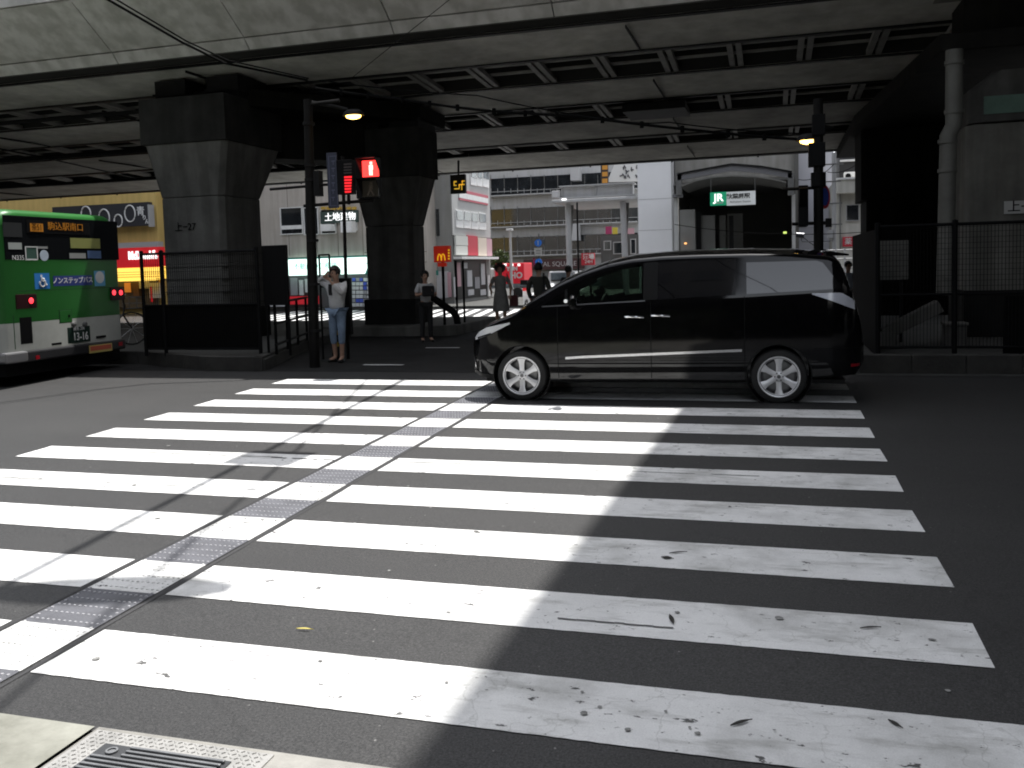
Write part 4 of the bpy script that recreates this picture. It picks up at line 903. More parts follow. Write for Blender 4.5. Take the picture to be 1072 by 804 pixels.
_, q = rpart('route_display', BLACK, (27, 231.5, 93, 245), t=.006, base=.012, parent=win)
_, q = rpart('route_number_box', AMB, (30.5, 234, 44, 242.5), t=.004, base=.018, parent=win)
text('茶51', q[2]*1.05, BLACK, win, (BX+.0235, q[0], q[1]), R(90), name='route_number', depth=.001, squeeze=.8)
mat('sticker_white', (.28, .29, .28), .6); q2 = PX(68, 238, BX); text('駒込駅南口', .135, AMB, win, (BX+.020, q2.y, q2.z), R(90), name='destination', depth=.002, squeeze=1.12)
for (r, m_) in (((73, 249.5, 104, 260), mat('seen_through_yellow', (.26, .27, .08), .5)), ((37, 258, 49, 260.3), MATS['sticker_white']), ((8, 254, 22, 261), mat('sticker_grey', (.35, .38, .36), .5)), ((72, 265, 89, 270.5), MATS['sticker_white']), ((91, 262.5, 105, 270.5), mat('sticker_blue', (.08, .14, .28), .5)), ((2.2, 233, 22, 248), mat('glass_patch', (.03, .032, .033), .3))):  # yellow patch paints the bright view through the bus
    rpart('window_patch', m_, r, t=.003, base=.0125, parent=win)
st_, q = rpart('window_patch', mat('sticker_dark', (.04, .09, .07), .5), (26, 258.5, 38, 272), t=.004, base=.0125, parent=win)
mb = MB(); 
for rr in ((25.5, 258, 38.5, 259), (25.5, 271, 38.5, 272.4), (25.5, 258, 26.4, 272), (37.6, 258, 38.5, 272)): rx(mb, *rr, t=.003, base=.017)
mb.build('sticker_border', WHITE, st_)
c = PX(45.5, 267.5, BX); mb = MB(); mb.lathe([(0, .0), (.085, .0), (.085, .004), (0, .004)], (BX+.0125, c.y, c.z), axis='x', n=20); mb.build('round_sticker', mat('sticker_pale', (.45, .52, .60), .5), win)
c = PX(15.5, 270, BX); text('N335', .10, WHITE, win, (BX+.0145, c.y+.05, c.z), R(90), name='fleet_number', depth=.001)
BLUE = mat('sign_panel_blue', (.03, .20, .55), .5); NAVY = mat('panel_navy', (.03, .05, .22), .5)
o_, q = rpart('wheelchair_sign', BLUE, (36, 286, 51.5, 302.5), t=.006, base=.002)
mb = MB(); cy_, cz_ = q[0], q[1]; s_ = q[2]/2; X_ = BX+.010
mb.lathe([(0, 0), (.11*s_*1.3, 0), (.11*s_*1.3, .003), (0, .003)], (X_-.001, cy_-.12*s_, cz_+.68*s_), axis='x', n=14)
for a, b in (((-.12, .5), (-.08, .02)), ((-.08, .02), (.35, .02)), ((.35, .02), (.5, -.5)), ((-.12, .28), (.28, .26)), ((.5, -.5), (.66, -.44))): mb.tube([(X_, cy_+a[0]*s_, cz_+a[1]*s_), (X_, cy_+b[0]*s_, cz_+b[1]*s_)], .018, 6)
mb.tube([(X_, cy_+(-.02+.42*math.cos(t_))*s_, cz_+(-.28+.42*math.sin(t_))*s_) for t_ in [R(150+k*14) for k in range(14)]], .014, 6); mb.build('wheelchair_symbol', WHITE, o_)
o_, q = rpart('low_floor_panel', NAVY, (55.5, 288.5, 96, 299), t=.006, base=.002)
text('ノンステップバス', q[2]*.66, WHITE, o_, (BX+.0095, q[0], q[1]), R(90), name='lettering', depth=.001, squeeze=1.02, bold=.002)
o_, q = rpart('mascot_free_badge', mat('badge_blue', (.12, .38, .60), .5), (98.5, 283.5, 109.5, 299.5), t=.006, base=.002)
o_.name = 'round_badge'
mb = MB(); mb.lathe([(0, 0), (.10, 0), (.10, .003), (0, .003)], (BX+.0085, q[0], q[1]+.02), axis='x', n=20); mb.build('badge_disc', WHITE, o_)
RED = mat('tail_red', (.25, .008, .012), .25); REDL = mat('tail_red_lit', (.8, .03, .04), .4, emit=(1, .035, .05), estr=1.3)
for (r, lit) in (((16, 308, 37.5, 323), [(31.5, 314.8)]), ((115, 300.5, 129.5, 314), [(118.3, 306.3), (125.5, 306.3)])):
    o_, q = rpart('tail_light', mat('lamp_dark', (.03, .008, .01), .3), r, t=.02, base=.002, bevel=.004)
    for (lx, ly) in lit:
        c = PX(lx, ly, BX); mb = MB(); mb.lathe([(0, .012), (.03, .009), (.045, .0), (0, 0)], (BX+.022, c.y, c.z), axis='x', n=18); mb.build('lit_bulb', REDL, o_, smooth=True)
rpart('side_vent', BLACK, (21, 332, 33.5, 360), t=.01, base=-.002, bevel=.004)
o_, q = rpart('fuel_hatch', GREEN, (62.5, 325, 74.5, 337.5), t=.006, base=.002, bevel=.002)
mb = MB(); rx(mb, 71, 329.5, 73, 332, t=.003, base=.008); mb.build('latch', BLACK, o_)
mb = MB()
for rr in ((61.8, 324.3, 75.2, 325), (61.8, 337.5, 75.2, 338.2), (61.8, 324.3, 62.5, 338.2), (74.5, 324.3, 75.2, 338.2)): rx(mb, *rr, t=.003, base=.001)
rx(mb, 20, 302.6, 115, 303.2, t=.002, base=.001)
rx(mb, 14.5, 330, 15.3, 366, t=.002, base=.001); mb.build('panel_seams', mat('seam_green', (.01, .05, .015), .6), bus)
o_, q = rpart('number_plate', mat('plate_dark_green', (.010, .028, .020), .5), (70.5, 342, 94, 358.5), t=.008, base=.002, bevel=.003)
text('13-16', q[2]*.70, WHITE, o_, (BX+.0115, q[0]+.03, q[1]-.035), R(90), name='plate_number', depth=.001, squeeze=.80, bold=.003)
text('練馬 200', q[2]*.26, WHITE, o_, (BX+.0115, q[0], q[1]+.095), R(90), name='plate_region', depth=.001)
for px in (76.5, 88): c = PX(px, 339.5, BX); mb = MB(); mb.lathe([(0, .05), (.035, .04), (.045, 0), (0, 0)], (BX, c.y, c.z), axis='x', n=14); mb.build('plate_lamp', GSTEEL, bus, smooth=True)
for px, py in ((59, 360), (105.5, 352.5)): rpart('handle_slot', BLACK, (px-5, py-1.2, px+5, py+1.2), t=.012, base=.0)
o_, q = rpart('warning_sticker', mat('sticker_yellow', (.62, .50, .16), .5), (90.5, 360.5, 114.5, 368.5), t=.006, base=.052)
mb = MB(); rx(mb, 91.5, 361.5, 113.5, 366.2, t=.003, base=.0585); mb.build('red_band', mat('sticker_red', (.55, .12, .07), .5), o_)
for (px, py) in ((37, 374), (124, 360)): rpart('red_reflector', mat('reflector_red', (.35, .01, .02), .3), (px-2.5, py-2, px+1.5, py+2), t=.006, base=.052)
mb = MB()
for k in range(7): mb.box((BX-1.1-k*1.22, YA-.004, zsplit+.35), (BX-.15-k*1.22-1.95+.95, YA+.01, ztop-.42))
mb.build('side_window', MATS['bus_glass'], bus)
mb = MB(); mb.box((BX-.10, YA-.003, zsplit+.02), (BX-9.5, YA+.0, zsplit+.05))
for k, xw in enumerate((BX-2.3, BX-7.5)):
    for yw in (YA+.03, YB-.29):
        mb = MB(); mb.lathe([(.18, 0), (.44, .0), (.47, .03), (.47, .23), (.44, .26), (.18, .26)], (xw, yw, .45), axis='y', n=32, close=True); w_ = mb.build('wheel', TYRE, bus, smooth=True)
        mb = MB(); mb.lathe([(0, .06), (.18, .03), (.18, .22), (0, .22)], (xw, yw, .45), axis='y', n=24); mb.build('rim', GSTEEL, w_)
mb = MB(); mb.box((BX-5, YA+.6, ztop-.03), (BX-2.6, YB-.6, ztop+.10)); mb.build('roof_unit', mat('roof_grey', (.30, .31, .30), .6), bus, bevel=.04)
mb = MB(); mb.box((BX-9.4, YA+.42, ztop-.10), (BX-.7, YB-.42, ztop+.008)); mb.build('neutral_roof_plate', MATS['roof_grey'], bus, bevel=.01)  # grey plate added to keep green bounce light off the fascia
mb = MB(); mb.tube([P(60, 206, 7.7)+Vector((0, 0, 0)), (BX-.4, 7.7, ztop-.02)], .008, 5); 
# ------------------------------------------------------------------ people
SKIN = mat('skin', (.45, .27, .19), .6); HAIR = mat('dark_hair', (.012, .010, .009), .6, bump=.3, bscale=120); SHOE = mat('black_shoe', (.015, .014, .014), .5)
def skin_mesh(name, joints, edges, mt, parent, subd=2, root=0, flat=None):
    me = bpy.data.meshes.new(name); me.from_pydata([j[0] for j in joints], edges, [])
    o = bpy.data.objects.new(name, me); COL.objects.link(o)
    sk = o.modifiers.new('s', 'SKIN'); sk.use_smooth_shade = True; sk.branch_smoothing = .6
    for i, d in enumerate(me.skin_vertices[0].data):
        r = joints[i][1]; d.radius = r if isinstance(r, tuple) else (r, r); d.use_root = (i == root)
    ss = o.modifiers.new('u', 'SUBSURF'); ss.levels = subd; ss.render_levels = subd
    bpy.context.view_layer.update()
    m2 = bpy.data.meshes.new_from_object(o.evaluated_get(bpy.context.evaluated_depsgraph_get()))
    bpy.data.objects.remove(o); m2.name = name; m2.materials.clear(); m2.materials.append(mt)
    m2.polygons.foreach_set('material_index', [0]*len(m2.polygons)); m2.polygons.foreach_set('use_smooth', [True]*len(m2.polygons))
    o = bpy.data.objects.new(name, m2); COL.objects.link(o); o.parent = parent; return o
BASE = dict(pelvis=(0, 0, .92), waist=(0, 0, 1.06), chest=(0, .01, 1.24), neck=(0, .01, 1.41), chin=(0, -.012, 1.475), head=(0, -.01, 1.55), crown=(0, 0, 1.62),
    shl=(-.155, .01, 1.35), ell=(-.205, .02, 1.08), wrl=(-.215, -.05, .85), shr=(.155, .01, 1.35), elr=(.205, .02, 1.08), wrr=(.215, -.05, .85),
    hil=(-.085, 0, .88), knl=(-.095, -.015, .48), anl=(-.10, .02, .085), tol=(-.115, -.13, .035), hir=(.085, 0, .88), knr=(.095, -.015, .48), anr=(.10, .02, .085), tor=(.115, -.13, .035))
def person(label, loc, h=1.65, rotz=0.0, pose={}, top=None, legs=None, loose=1.0, leg_end=.12, sleeve=1.0, dress=None, hair='short', hairmat=None, shoes=None, group=None):
    k = h/1.66; J = {a: Vector(b) for a, b in BASE.items()}
    for a, b in pose.items(): J[a] = Vector(b)
    J = {a: b*k for a, b in J.items()}
    t = thing('person', label, 'person', loc, (0, 0, rotz), group)
    names = ['pelvis', 'waist', 'chest', 'neck', 'chin', 'head', 'crown', 'shl', 'ell', 'wrl', 'shr', 'elr', 'wrr', 'hil', 'knl', 'anl', 'tol', 'hir', 'knr', 'anr', 'tor']
    rad = dict(pelvis=(.125, .095), waist=(.11, .085), chest=(.125, .09), neck=.048, chin=.062, head=(.078, .09), crown=.055, shl=.052, ell=.038, wrl=.026, shr=.052, elr=.038, wrr=.026, hil=.078, knl=.052, anl=.036, tol=.03, hir=.078, knr=.052, anr=.036, tor=.03)
    joints = [(J[n_], tuple(q*k for q in rad[n_]) if isinstance(rad[n_], tuple) else rad[n_]*k) for n_ in names]; ix = {n_: i for i, n_ in enumerate(names)}
    E_ = [('pelvis', 'waist'), ('waist', 'chest'), ('chest', 'neck'), ('neck', 'chin'), ('chin', 'head'), ('head', 'crown'), ('chest', 'shl'), ('shl', 'ell'), ('ell', 'wrl'), ('chest', 'shr'), ('shr', 'elr'), ('elr', 'wrr'),
        ('pelvis', 'hil'), ('hil', 'knl'), ('knl', 'anl'), ('anl', 'tol'), ('pelvis', 'hir'), ('hir', 'knr'), ('knr', 'anr'), ('anr', 'tor')]
    E_ = [(ix[a], ix[b]) for a, b in E_]
    # hands: palm and five separate curled fingers
    for s_, w, e in ((-1, 'wrl', 'ell'), (1, 'wrr', 'elr')):
        d = (J[w]-J[e]).normalized(); side = d.cross(Vector((0, 1, 0)));
        side = side.normalized() if side.length > .1 else Vector((1, 0, 0)); nrm = side.cross(d).normalized()
        pi = len(joints); joints.append((J[w]+d*.05*k, (.030*k, .017*k))); E_.append((ix[w], pi))
        for q, (off, ln) in enumerate(((-.030, .062), (-.011, .075), (.010, .078), (.029, .068))):
            a = len(joints); p0 = J[w]+d*.085*k+side*off*k; p1 = p0+d*ln*.5*k-nrm*.008*k; p2 = p1+d*ln*.42*k-nrm*.024*k
            joints += [(p0, .0095*k), (p1, .0085*k), (p2, .0065*k)]; E_ += [(pi, a), (a, a+1), (a+1, a+2)]
        a = len(joints); p0 = J[w]+d*.035*k-side*.034*k*s_*-1*-1; p1 = p0+d*.035*k-side*.022*k-nrm*.012*k
        joints += [(p0, .011*k), (p1, .0085*k)]; E_ += [(pi, a), (a, a+1)]
    skin_mesh('body', joints, E_, SKIN, t, 2)
    # face
    hd = J['head']; fwd = Vector((0, -1, 0))
    mb = MB(); mb.add([hd+Vector((0, -.098, .012))*k, hd+Vector((-.014, -.082, -.032))*k, hd+Vector((.014, -.082, -.032))*k, hd+Vector((0, -.112, -.030))*k, hd+Vector((0, -.08, .02))*k], [(0, 1, 3), (0, 3, 2), (1, 2, 3), (0, 4, 1), (0, 2, 4)])
    mb.build('nose', SKIN, t, local=True)
    for s_ in (-1, 1):
        mb = MB(); c = hd+Vector((s_*.030, -.083, .008))*k; mb.lathe([(0, -.006), (.010, -.002), (.010, .004), (0, .006)], c, axis='y', n=10); mb.build('eye', HAIR, t, local=True)
        mb = MB(); c = hd+Vector((s_*.080, .0, -.01))*k; mb.lathe([(0, -.01), (.022, -.006), (.022, .006), (0, .01)], c, axis='x', n=10); mb.build('ear', SKIN, t, local=True)
    mb = MB(); c = hd+Vector((0, -.080, -.052))*k; mb.box(c-Vector((.02, .008, .004))*k, c+Vector((.02, .006, .004))*k); mb.build('mouth', mat('lips', (.28, .09, .08), .6), t, local=True, bevel=.002)
    # hair
    mb = MB(); rn = random.Random(len(label)); n1, n2 = 22, 14; vs = []
    hb = dict(short=(.098, .118, .112, .30), curly=(.145, .15, .145, .30), bob=(.105, .12, .115, -.05), tied=(.098, .118, .112, .25))[hair]
    for i in range(n2+1):
        ph = math.pi*i/n2
        for j in range(n1):
            a = 6.2832*j/n1; jit = 1+rn.uniform(-.04, .04)*(3 if hair == 'curly' else 1)
            x = hb[0]*math.sin(ph)*math.cos(a)*jit; y = hb[1]*math.sin(ph)*math.sin(a)*jit; z = hb[2]*math.cos(ph)*jit
            if y < -.03 and z < .045: y = max(y, -.045)
            if z < -.05: x *= .75; z = max(z, -.10 if hair in ('curly', 'bob') else -.06)
            vs.append(hd+Vector((x, y+.012, z+.03))*k)
    mb.add(vs, [(i*n1+j, i*n1+(j+1) % n1, (i+1)*n1+(j+1) % n1, (i+1)*n1+j) for i in range(n2) for j in range(n1)]); mb.build('hair', hairmat or HAIR, t, local=True, smooth=True)
    def lerp(a, b, u): return J[a].lerp(J[b], u)
    if top:
        js = [(J['pelvis']+Vector((0, 0, -.04))*k, (.155*k*loose, .122*k*loose)), (J['waist'], (.138*k*loose, .11*k*loose)), (J['chest'], (.145*k*loose, .108*k*loose)), (lerp('chest', 'neck', .70), (.112*k, .100*k))]; es = [(0, 1), (1, 2), (2, 3)]
        for s_, e, w in (('shl', 'ell', 'wrl'), ('shr', 'elr', 'wrr')):
            i = len(js); js.append((J[s_]+Vector((0, 0, .008))*k, .075*k*loose)); es.append((2, i))
            if sleeve <= .5: js.append((lerp(s_, e, sleeve*2), .062*k)); es.append((i, i+1))
            else: js += [(J[e], .056*k), (lerp(e, w, (sleeve-.5)*2*.95), .045*k)]; es += [(i, i+1), (i+1, i+2)]
        skin_mesh('shirt', js, es, top, t, 2)
    if legs:
        js = [(J['pelvis']+Vector((0, 0, .03))*k, (.138*k, .108*k))]; es = []
        for h_, kn, an in (('hil', 'knl', 'anl'), ('hir', 'knr', 'anr')):
            i = len(js); js += [(J[h_], .095*k), (J[kn], .066*k), (lerp(kn, an, min(1, (0.48-leg_end)/.395)), .056*k)]; es += [(0, i), (i, i+1), (i+1, i+2)]
        skin_mesh('trousers', js, es, legs, t, 2)
    if dress:
        mb = MB(); n_ = 28; prof = [(.075, .072, 1.395), (.135, .10, 1.36), (.150, .115, 1.24), (.135, .11, 1.08), (.165, .135, .92), (.195, .165, .70), (.215, .18, .50)]
        vs = [((rx_*(1+.04*math.sin(5*a)*(z < 1)))*math.cos(a)*k, (ry_*(1+.05*math.sin(6*a)*(z < 1)))*math.sin(a)*k, z*k) for rx_, ry_, z in prof for a in [6.2832*j/n_ for j in range(n_)]]
        mb.add(vs, [(i*n_+j, i*n_+(j+1) % n_, (i+1)*n_+(j+1) % n_, (i+1)*n_+j) for i in range(len(prof)-1) for j in range(n_)]); mb.build('dress', dress, t, local=True, smooth=True)
        js = []; es = []
        for q, (s_, e) in enumerate((('shl', 'ell'), ('shr', 'elr'))): js += [(lerp(s_, e, -.12), .060*k), (lerp(s_, e, .75), .055*k)]
        for q in (0, 2): skin_mesh('sleeve', js[q:q+2], [(0, 1)], dress, t, 1)
    for a, b in (('anl', 'tol'), ('anr', 'tor')):
        skin_mesh('shoe', [(J[a]+Vector((0, .03, -.045))*k, .042*k), (J[b]+Vector((0, .02, 0))*k, (.042*k, .033*k)), (J[b]+Vector((0, -.03, -.003))*k, (.034*k, .026*k))], [(0, 1), (1, 2)], shoes or SHOE, t, 1)
    return t
WCLO = mat('white_cotton', (.60, .60, .60), .8, var=.15, vscale=9, bump=.3, bscale=14); JEAN = mat('pale_jeans', (.22, .30, .42), .8, var=.35, vscale=9, bump=.2, bscale=20)
BLKC = mat('black_cloth', (.014, .014, .015), .8); GREYC = mat('grey_cloth', (.27, .27, .255), .85, var=.25, vscale=10, bump=.2, bscale=18); OLIVE = mat('dark_olive_cloth', (.035, .035, .028), .85)
w = P(355, 378, 9.8)
a_ = person('woman in loose white top and cropped pale jeans, both hands raised to her head', (w.x, 9.8, 0), 1.62, R(-12), dict(shl=(-.155, .0, 1.36), ell=(-.36, -.03, 1.43), wrl=(-.15, -.09, 1.52), shr=(.155, .0, 1.35), elr=(.21, -.10, 1.20), wrr=(.06, -.19, 1.40), head=(-.01, -.02, 1.55), anl=(-.085, .02, .085), tol=(-.12, -.12, .035), anr=(.09, -.02, .085), tor=(.13, -.15, .035)),
    top=WCLO, legs=JEAN, loose=1.2, leg_end=.30, sleeve=.95, hair='tied')
mb = MB(); mb.tube([(-.02, -.13, 1.33), (-.01, -.15, 1.22), (.0, -.15, 1.15)], .03, 8); mb.build('dark_scarf', BLKC, a_, local=True, smooth=True)
w = P(447, 357, 13.75)
a_ = person('man in white short-sleeved shirt and black trousers holding a bag under the bridge', (w.x, 13.75, 0), 1.50, R(35), dict(elr=(.24, -.06, 1.10), wrr=(.03, -.22, 1.12), ell=(-.24, -.06, 1.10), wrl=(-.02, -.24, 1.18)), top=WCLO, legs=BLKC, leg_end=.08, sleeve=.42, hair='short', shoes=SHOE)
mb = MB(); mb.box((-.13, -.32, .98), (.13, -.22, 1.20)); mb.build('held_bag', BLKC, a_, local=True, bevel=.03)
w = P(525, 340, 16.8)
a_ = person('woman with big curly hair and grey dress carrying a dark red bag', (w.x, 16.8, 0), 1.60, R(8), dict(elr=(.27, .0, 1.12), wrr=(.26, -.10, .92), ell=(-.27, .02, 1.12), wrl=(-.22, -.13, 1.02), knl=(-.09, -.10, .48)), dress=GREYC, sleeve=.4, hair='curly', hairmat=mat('brown_hair', (.022, .012, .009), .6))
mb = MB(); mb.box((.22, -.06, .60), (.42, .08, .86)); mb.tube([(.25, 0, .85), (.20, .0, 1.2), (.16, 0, 1.40), (.30, .02, 1.0), (.38, 0, .85)], .010, 6); mb.build('shoulder_bag', mat('bag_red', (.10, .02, .025), .7), a_, local=True, bevel=.03)
w = P(565, 330, 14.6)
a_ = person('man in dark jacket seen from behind with a black shoulder bag', (w.x, 14.6, 0), P(565, 276, 14.6).z, R(176), dict(elr=(.25, .02, 1.10), ell=(-.25, .02, 1.10)), top=OLIVE, legs=BLKC, sleeve=.95, hair='short')
mb = MB(); mb.tube([(-.15, .11, 1.40), (-.14, .125, 1.2), (-.17, .10, 1.0)], .022, 8); mb.box((-.28, .0, .78), (-.12, .14, 1.05)); mb.build('shoulder_bag', BLKC, a_, local=True, bevel=.02)
w = P(596, 330, 17.0)
person('person of whom only a dark-haired head shows above the sloping windscreen of the car', (w.x, 17.0, 0), P(597, 279, 17).z, R(170), top=BLKC, legs=BLKC, sleeve=.9, hair='short')
w = P(888, 300, 24)
person('distant pedestrian in pale blue shirt just right of the rear window of the car', (w.x, 24, -.45), P(888, 274, 24).z+.45, R(20), top=mat('pale_blue_shirt', (.45, .50, .60), .8), legs=BLKC, sleeve=.4, hair='short')

# ------------------------------------------------------------------ bicycles behind the left fence
def bicycle(label, loc, rz):
    t = thing('bicycle', label, 'bicycle', loc, (0, R(0), rz), 'bicycles parked behind the left fence'); bk = mat('bike_black', (.02, .02, .021), .4)
    for x in (-.52, .52):
        mb = MB(); mb.tube([(x+.32*math.cos(a), 0, .34+.32*math.sin(a)) for a in [6.2832*k/28 for k in range(29)]], .016, 6); w_ = mb.build('wheel', TYRE, t, local=True)
        mb = MB()
        for k in range(10): a = 6.2832*k/10; mb.tube([(x, 0, .34), (x+.31*math.cos(a), 0, .34+.31*math.sin(a))], .0025, 4)
        mb.build('spokes', ALLOY, w_, local=True)
    mb = MB()
    for a, b in (((-.52, 0, .34), (-.12, 0, .36)), ((-.12, 0, .36), (-.22, 0, .82)), ((-.52, 0, .34), (-.2, 0, .70)), ((-.12, 0, .36), (.36, 0, .62)), ((.36, 0, .62), (.40, 0, .78)), ((.36, 0, .62), (.52, 0, .34)), ((.40, 0, .78), (.36, 0, 1.0))): mb.tube([a, b], .017, 6)
    mb.build('frame', bk, t, local=True)
    mb = MB(); mb.tube([(.28, -.27, 1.02), (.38, -.1, 1.02), (.38, .1, 1.02), (.28, .27, 1.02)], .013, 6); mb.build('handlebar', ALLOY, t, local=True)
    mb = MB(); mb.prism([(-.36, .84), (-.08, .86), (-.10, .90), (-.36, .92)], 'y', -.07, .07); mb.build('saddle', BLACK, t, local=True, bevel=.015)
    mb = MB()
    for z in (.74, .84, .96): mb.tube([(.42, -.16, z), (.72, -.16, z), (.72, .16, z), (.42, .16, z), (.42, -.16, z)], .006, 5)
    for (x, y) in ((.42, -.16), (.72, -.16), (.72, .16), (.42, .16), (.57, -.16), (.57, .16)): mb.tube([(x, y, .74), (x, y, .96)], .005, 4)
    mb.build('basket', GSTEEL, t, local=True)
    return t
b0 = bicycle('black bicycle leaning nearest to the bus behind the left fence', (-13.0, 10.3, .19), R(75))
dup(b0, (-12.55, 10.6, .19), 'black bicycle between two others behind the left fence', (0, 0, R(62)))
dup(b0, (-14.2, 11.0, .19), 'black bicycle farthest from the flared pier, half hidden by the bus', (0, 0, R(80)))
# ------------------------------------------------------------------ the far side
G = -.45
def bx(mb, px0, py0, px1, py1, y, t=.08): return rect(mb, px0, py0, px1, py1, y, t)
def bpart(name, mt, r, y, parent, t=.08, bevel=0.0, label=None):
    mb = MB(); bx(mb, *r, y, t); return mb.build(name, mt, parent, bevel=bevel, label=label)
def block(px0, px1, pytop, y, depth, name, label, cat, mt, group=None, part='wall'):
    a, b = P(px0, 260, y), P(px1, 260, y); zt_ = P((px0+px1)/2, pytop, y).z
    t = thing(name, label, cat, ((a.x+b.x)/2, y, G), group=group); mb = MB(); mb.box((a.x, y, G-.1), (b.x, y+depth, zt_)); mb.build(part, mt, t); return t
def window(parent, r, y, glass=GLASSD, fr=None, t=.05, mull=1, trans=0, fw=.9, name='window'):
    """recessed pane with a real frame round it"""
    px0, py0, px1, py1 = r; mb = MB()
    for q in ((px0, py0, px1, py0+fw), (px0, py1-fw, px1, py1), (px0, py0+fw, px0+fw, py1-fw), (px1-fw, py0+fw, px1, py1-fw)): bx(mb, *q, y, t+.04)
    for k in range(1, mull): x = px0+(px1-px0)*k/mull; bx(mb, x-fw*.35, py0+fw, x+fw*.35, py1-fw, y, t+.03)
    for k in range(1, trans+1): z = py0+(py1-py0)*k/(trans+1); bx(mb, px0+fw, z-fw*.3, px1-fw, z+fw*.3, y, t+.025)
    f = mb.build(name, fr or GSTEEL, parent); bpart('pane', glass, (px0+fw*.5, py0+fw*.5, px1-fw*.5, py1-fw*.5), y, f, t=.03); return f
# road markings over there
mb = MB()
def GP(px, py): d = ray(px, py); q = CAM+d*((G-CAM.z)/d.z); return Vector((q.x, q.y, 0))
p0, p1 = GP(478, 339), GP(511, 324); dd = p1-p0; w0 = GP(496, 339)-p0
for k in range(-16, 5):
    q = p0+w0*k; r_ = q+dd
    mb.add([(v.x, v.y, G+.006) for v in (q, q+w0*.5, r_+w0*.5, r_)], [(0, 1, 2, 3)])
mb.build('far_crosswalk', PAINT, kind='structure')
mb = MB(); mb.add([(-60, 40.0, G+.006), (-9, 40.0, G+.006), (-9, 40.15, G+.006), (-60, 40.15, G+.006)], [(0, 1, 2, 3)]); mb.build('far_edge_line', PAINT, kind='structure')
slab('far_pavement', [(-80, 38.3), (-8, 38.3), (-8, 90), (-80, 90)], G-.1, G+.14, PAVE)
slab('station_forecourt', [(-7.9, 40), (60, 40), (60, 90), (-7.9, 90)], G-.1, G+.14, CONCP)
# 1 yellow building with burger restaurant
YW = mat('yellow_wall', (.66, .47, .16), .8, var=.12, vscale=.5, streak=.12); RB = mat('red_band', (.50, .012, .02), .4, emit=(1, .03, .04), estr=.10)
LITW = mat('lit_white', (.8, .8, .8), .5, emit=(1, 1, 1), estr=.55); LITY = mat('lit_yellow', (.8, .5, .05), .5, emit=(1, .62, .10), estr=.55); GREYP = mat('grey_panel', (.36, .36, .36), .6)
yb = block(-70, 166, 150, 38, 9, 'restaurant_building', 'yellow building with a red burger restaurant front, behind the bus', 'building', YW)
bpart('gap_shade_strip', mat('brown_shadow', (.10, .08, .06), .8), (166, 150, 180, 320), 39.5, yb, t=.5)  # dark strip paints the shade in the gap beside the building
sb = bpart('sign_board', mat('board_black', (.02, .02, .025), .5), (60, 214.5, 160, 238.5), 37.7, yb, t=.35)
bpart('board_edge', GREYP, (160, 214.5, 161.6, 237.5), 37.72, yb, t=.40)
def ring(c, rx_, rz_, r, parent, mt, y, name='ring', n=30):
    a = P(c[0], c[1], y); s_ = (P(c[0]+1, c[1], y).x-a.x); mb = MB(); mb.tube([(a.x+rx_*s_*math.cos(q), y, a.z+rz_*s_*math.sin(q)) for q in [6.2832*k/n for k in range(n+1)]], r, 6); mb.build(name, mt, parent)
for c, rx_, rz_ in (((136, 223.5), 5.4, 7.2), ((123.8, 231), 4.2, 5.4), ((109, 228), 5.6, 7.4), ((90, 224), 5, 6.5)): ring(c, rx_, rz_, .035, sb, WHITE, 37.33)
for s_, px, py, h in (('青', 147, 221.5, .52), ('り', 151, 228, .28), ('ん', 154, 232, .28)): text(s_, h, WHITE, sb, P(px, py, 37.33), depth=.01, bold=.008, name='board_lettering')
bpart('grey_coping', GREYP, (70, 255, 171, 260.5), 37.7, yb, t=.5)
rb = bpart('red_fascia', RB, (70, 260.5, 173, 281), 37.7, yb, t=.55)
text("McDonald's", .62, LITW, rb, P(149.5, 267.5, 37.08), depth=.04, bold=.012, squeeze=.63, name='restaurant_lettering')
aw = MB(); a, b = P(100, 282, 37.6), P(173.5, 282, 37.6); zb_ = P(150, 294, 37.0).z
aw.prism([(37.1, a.z), (37.6, a.z+.06), (37.6, zb_+.1), (36.7, zb_)], 'x', a.x, b.x); aw.build('yellow_awning', LITY, yb)
mb = MB()
for py in (284.5, 287, 289.5, 292): bx(mb, 120, py, 173, py+.5, 36.8+.0, .02)
mb.build('awning_stripe', mat('awning_orange', (.55, .28, .03), .6), yb)
bpart('shop_glass', mat('shop_inside', (.10, .085, .06), .5), (70, 294, 166, 322), 37.8, yb, t=.1)
for r, m_ in (((131, 296, 137, 306), mat('orange_panel', (.5, .18, .04), .6, emit=(1, .35, .05), estr=.12)), ((146, 282, 156, 302), mat('poster_white', (.55, .55, .56), .6)), ((140, 296, 146, 310), mat('door_brown', (.12, .06, .03), .6)), ((157, 296, 168, 312), MATS['poster_white']), ((158, 300, 160, 316), RB)):
    bpart('shopfront_panel', m_, r, 37.6, yb, t=.06)
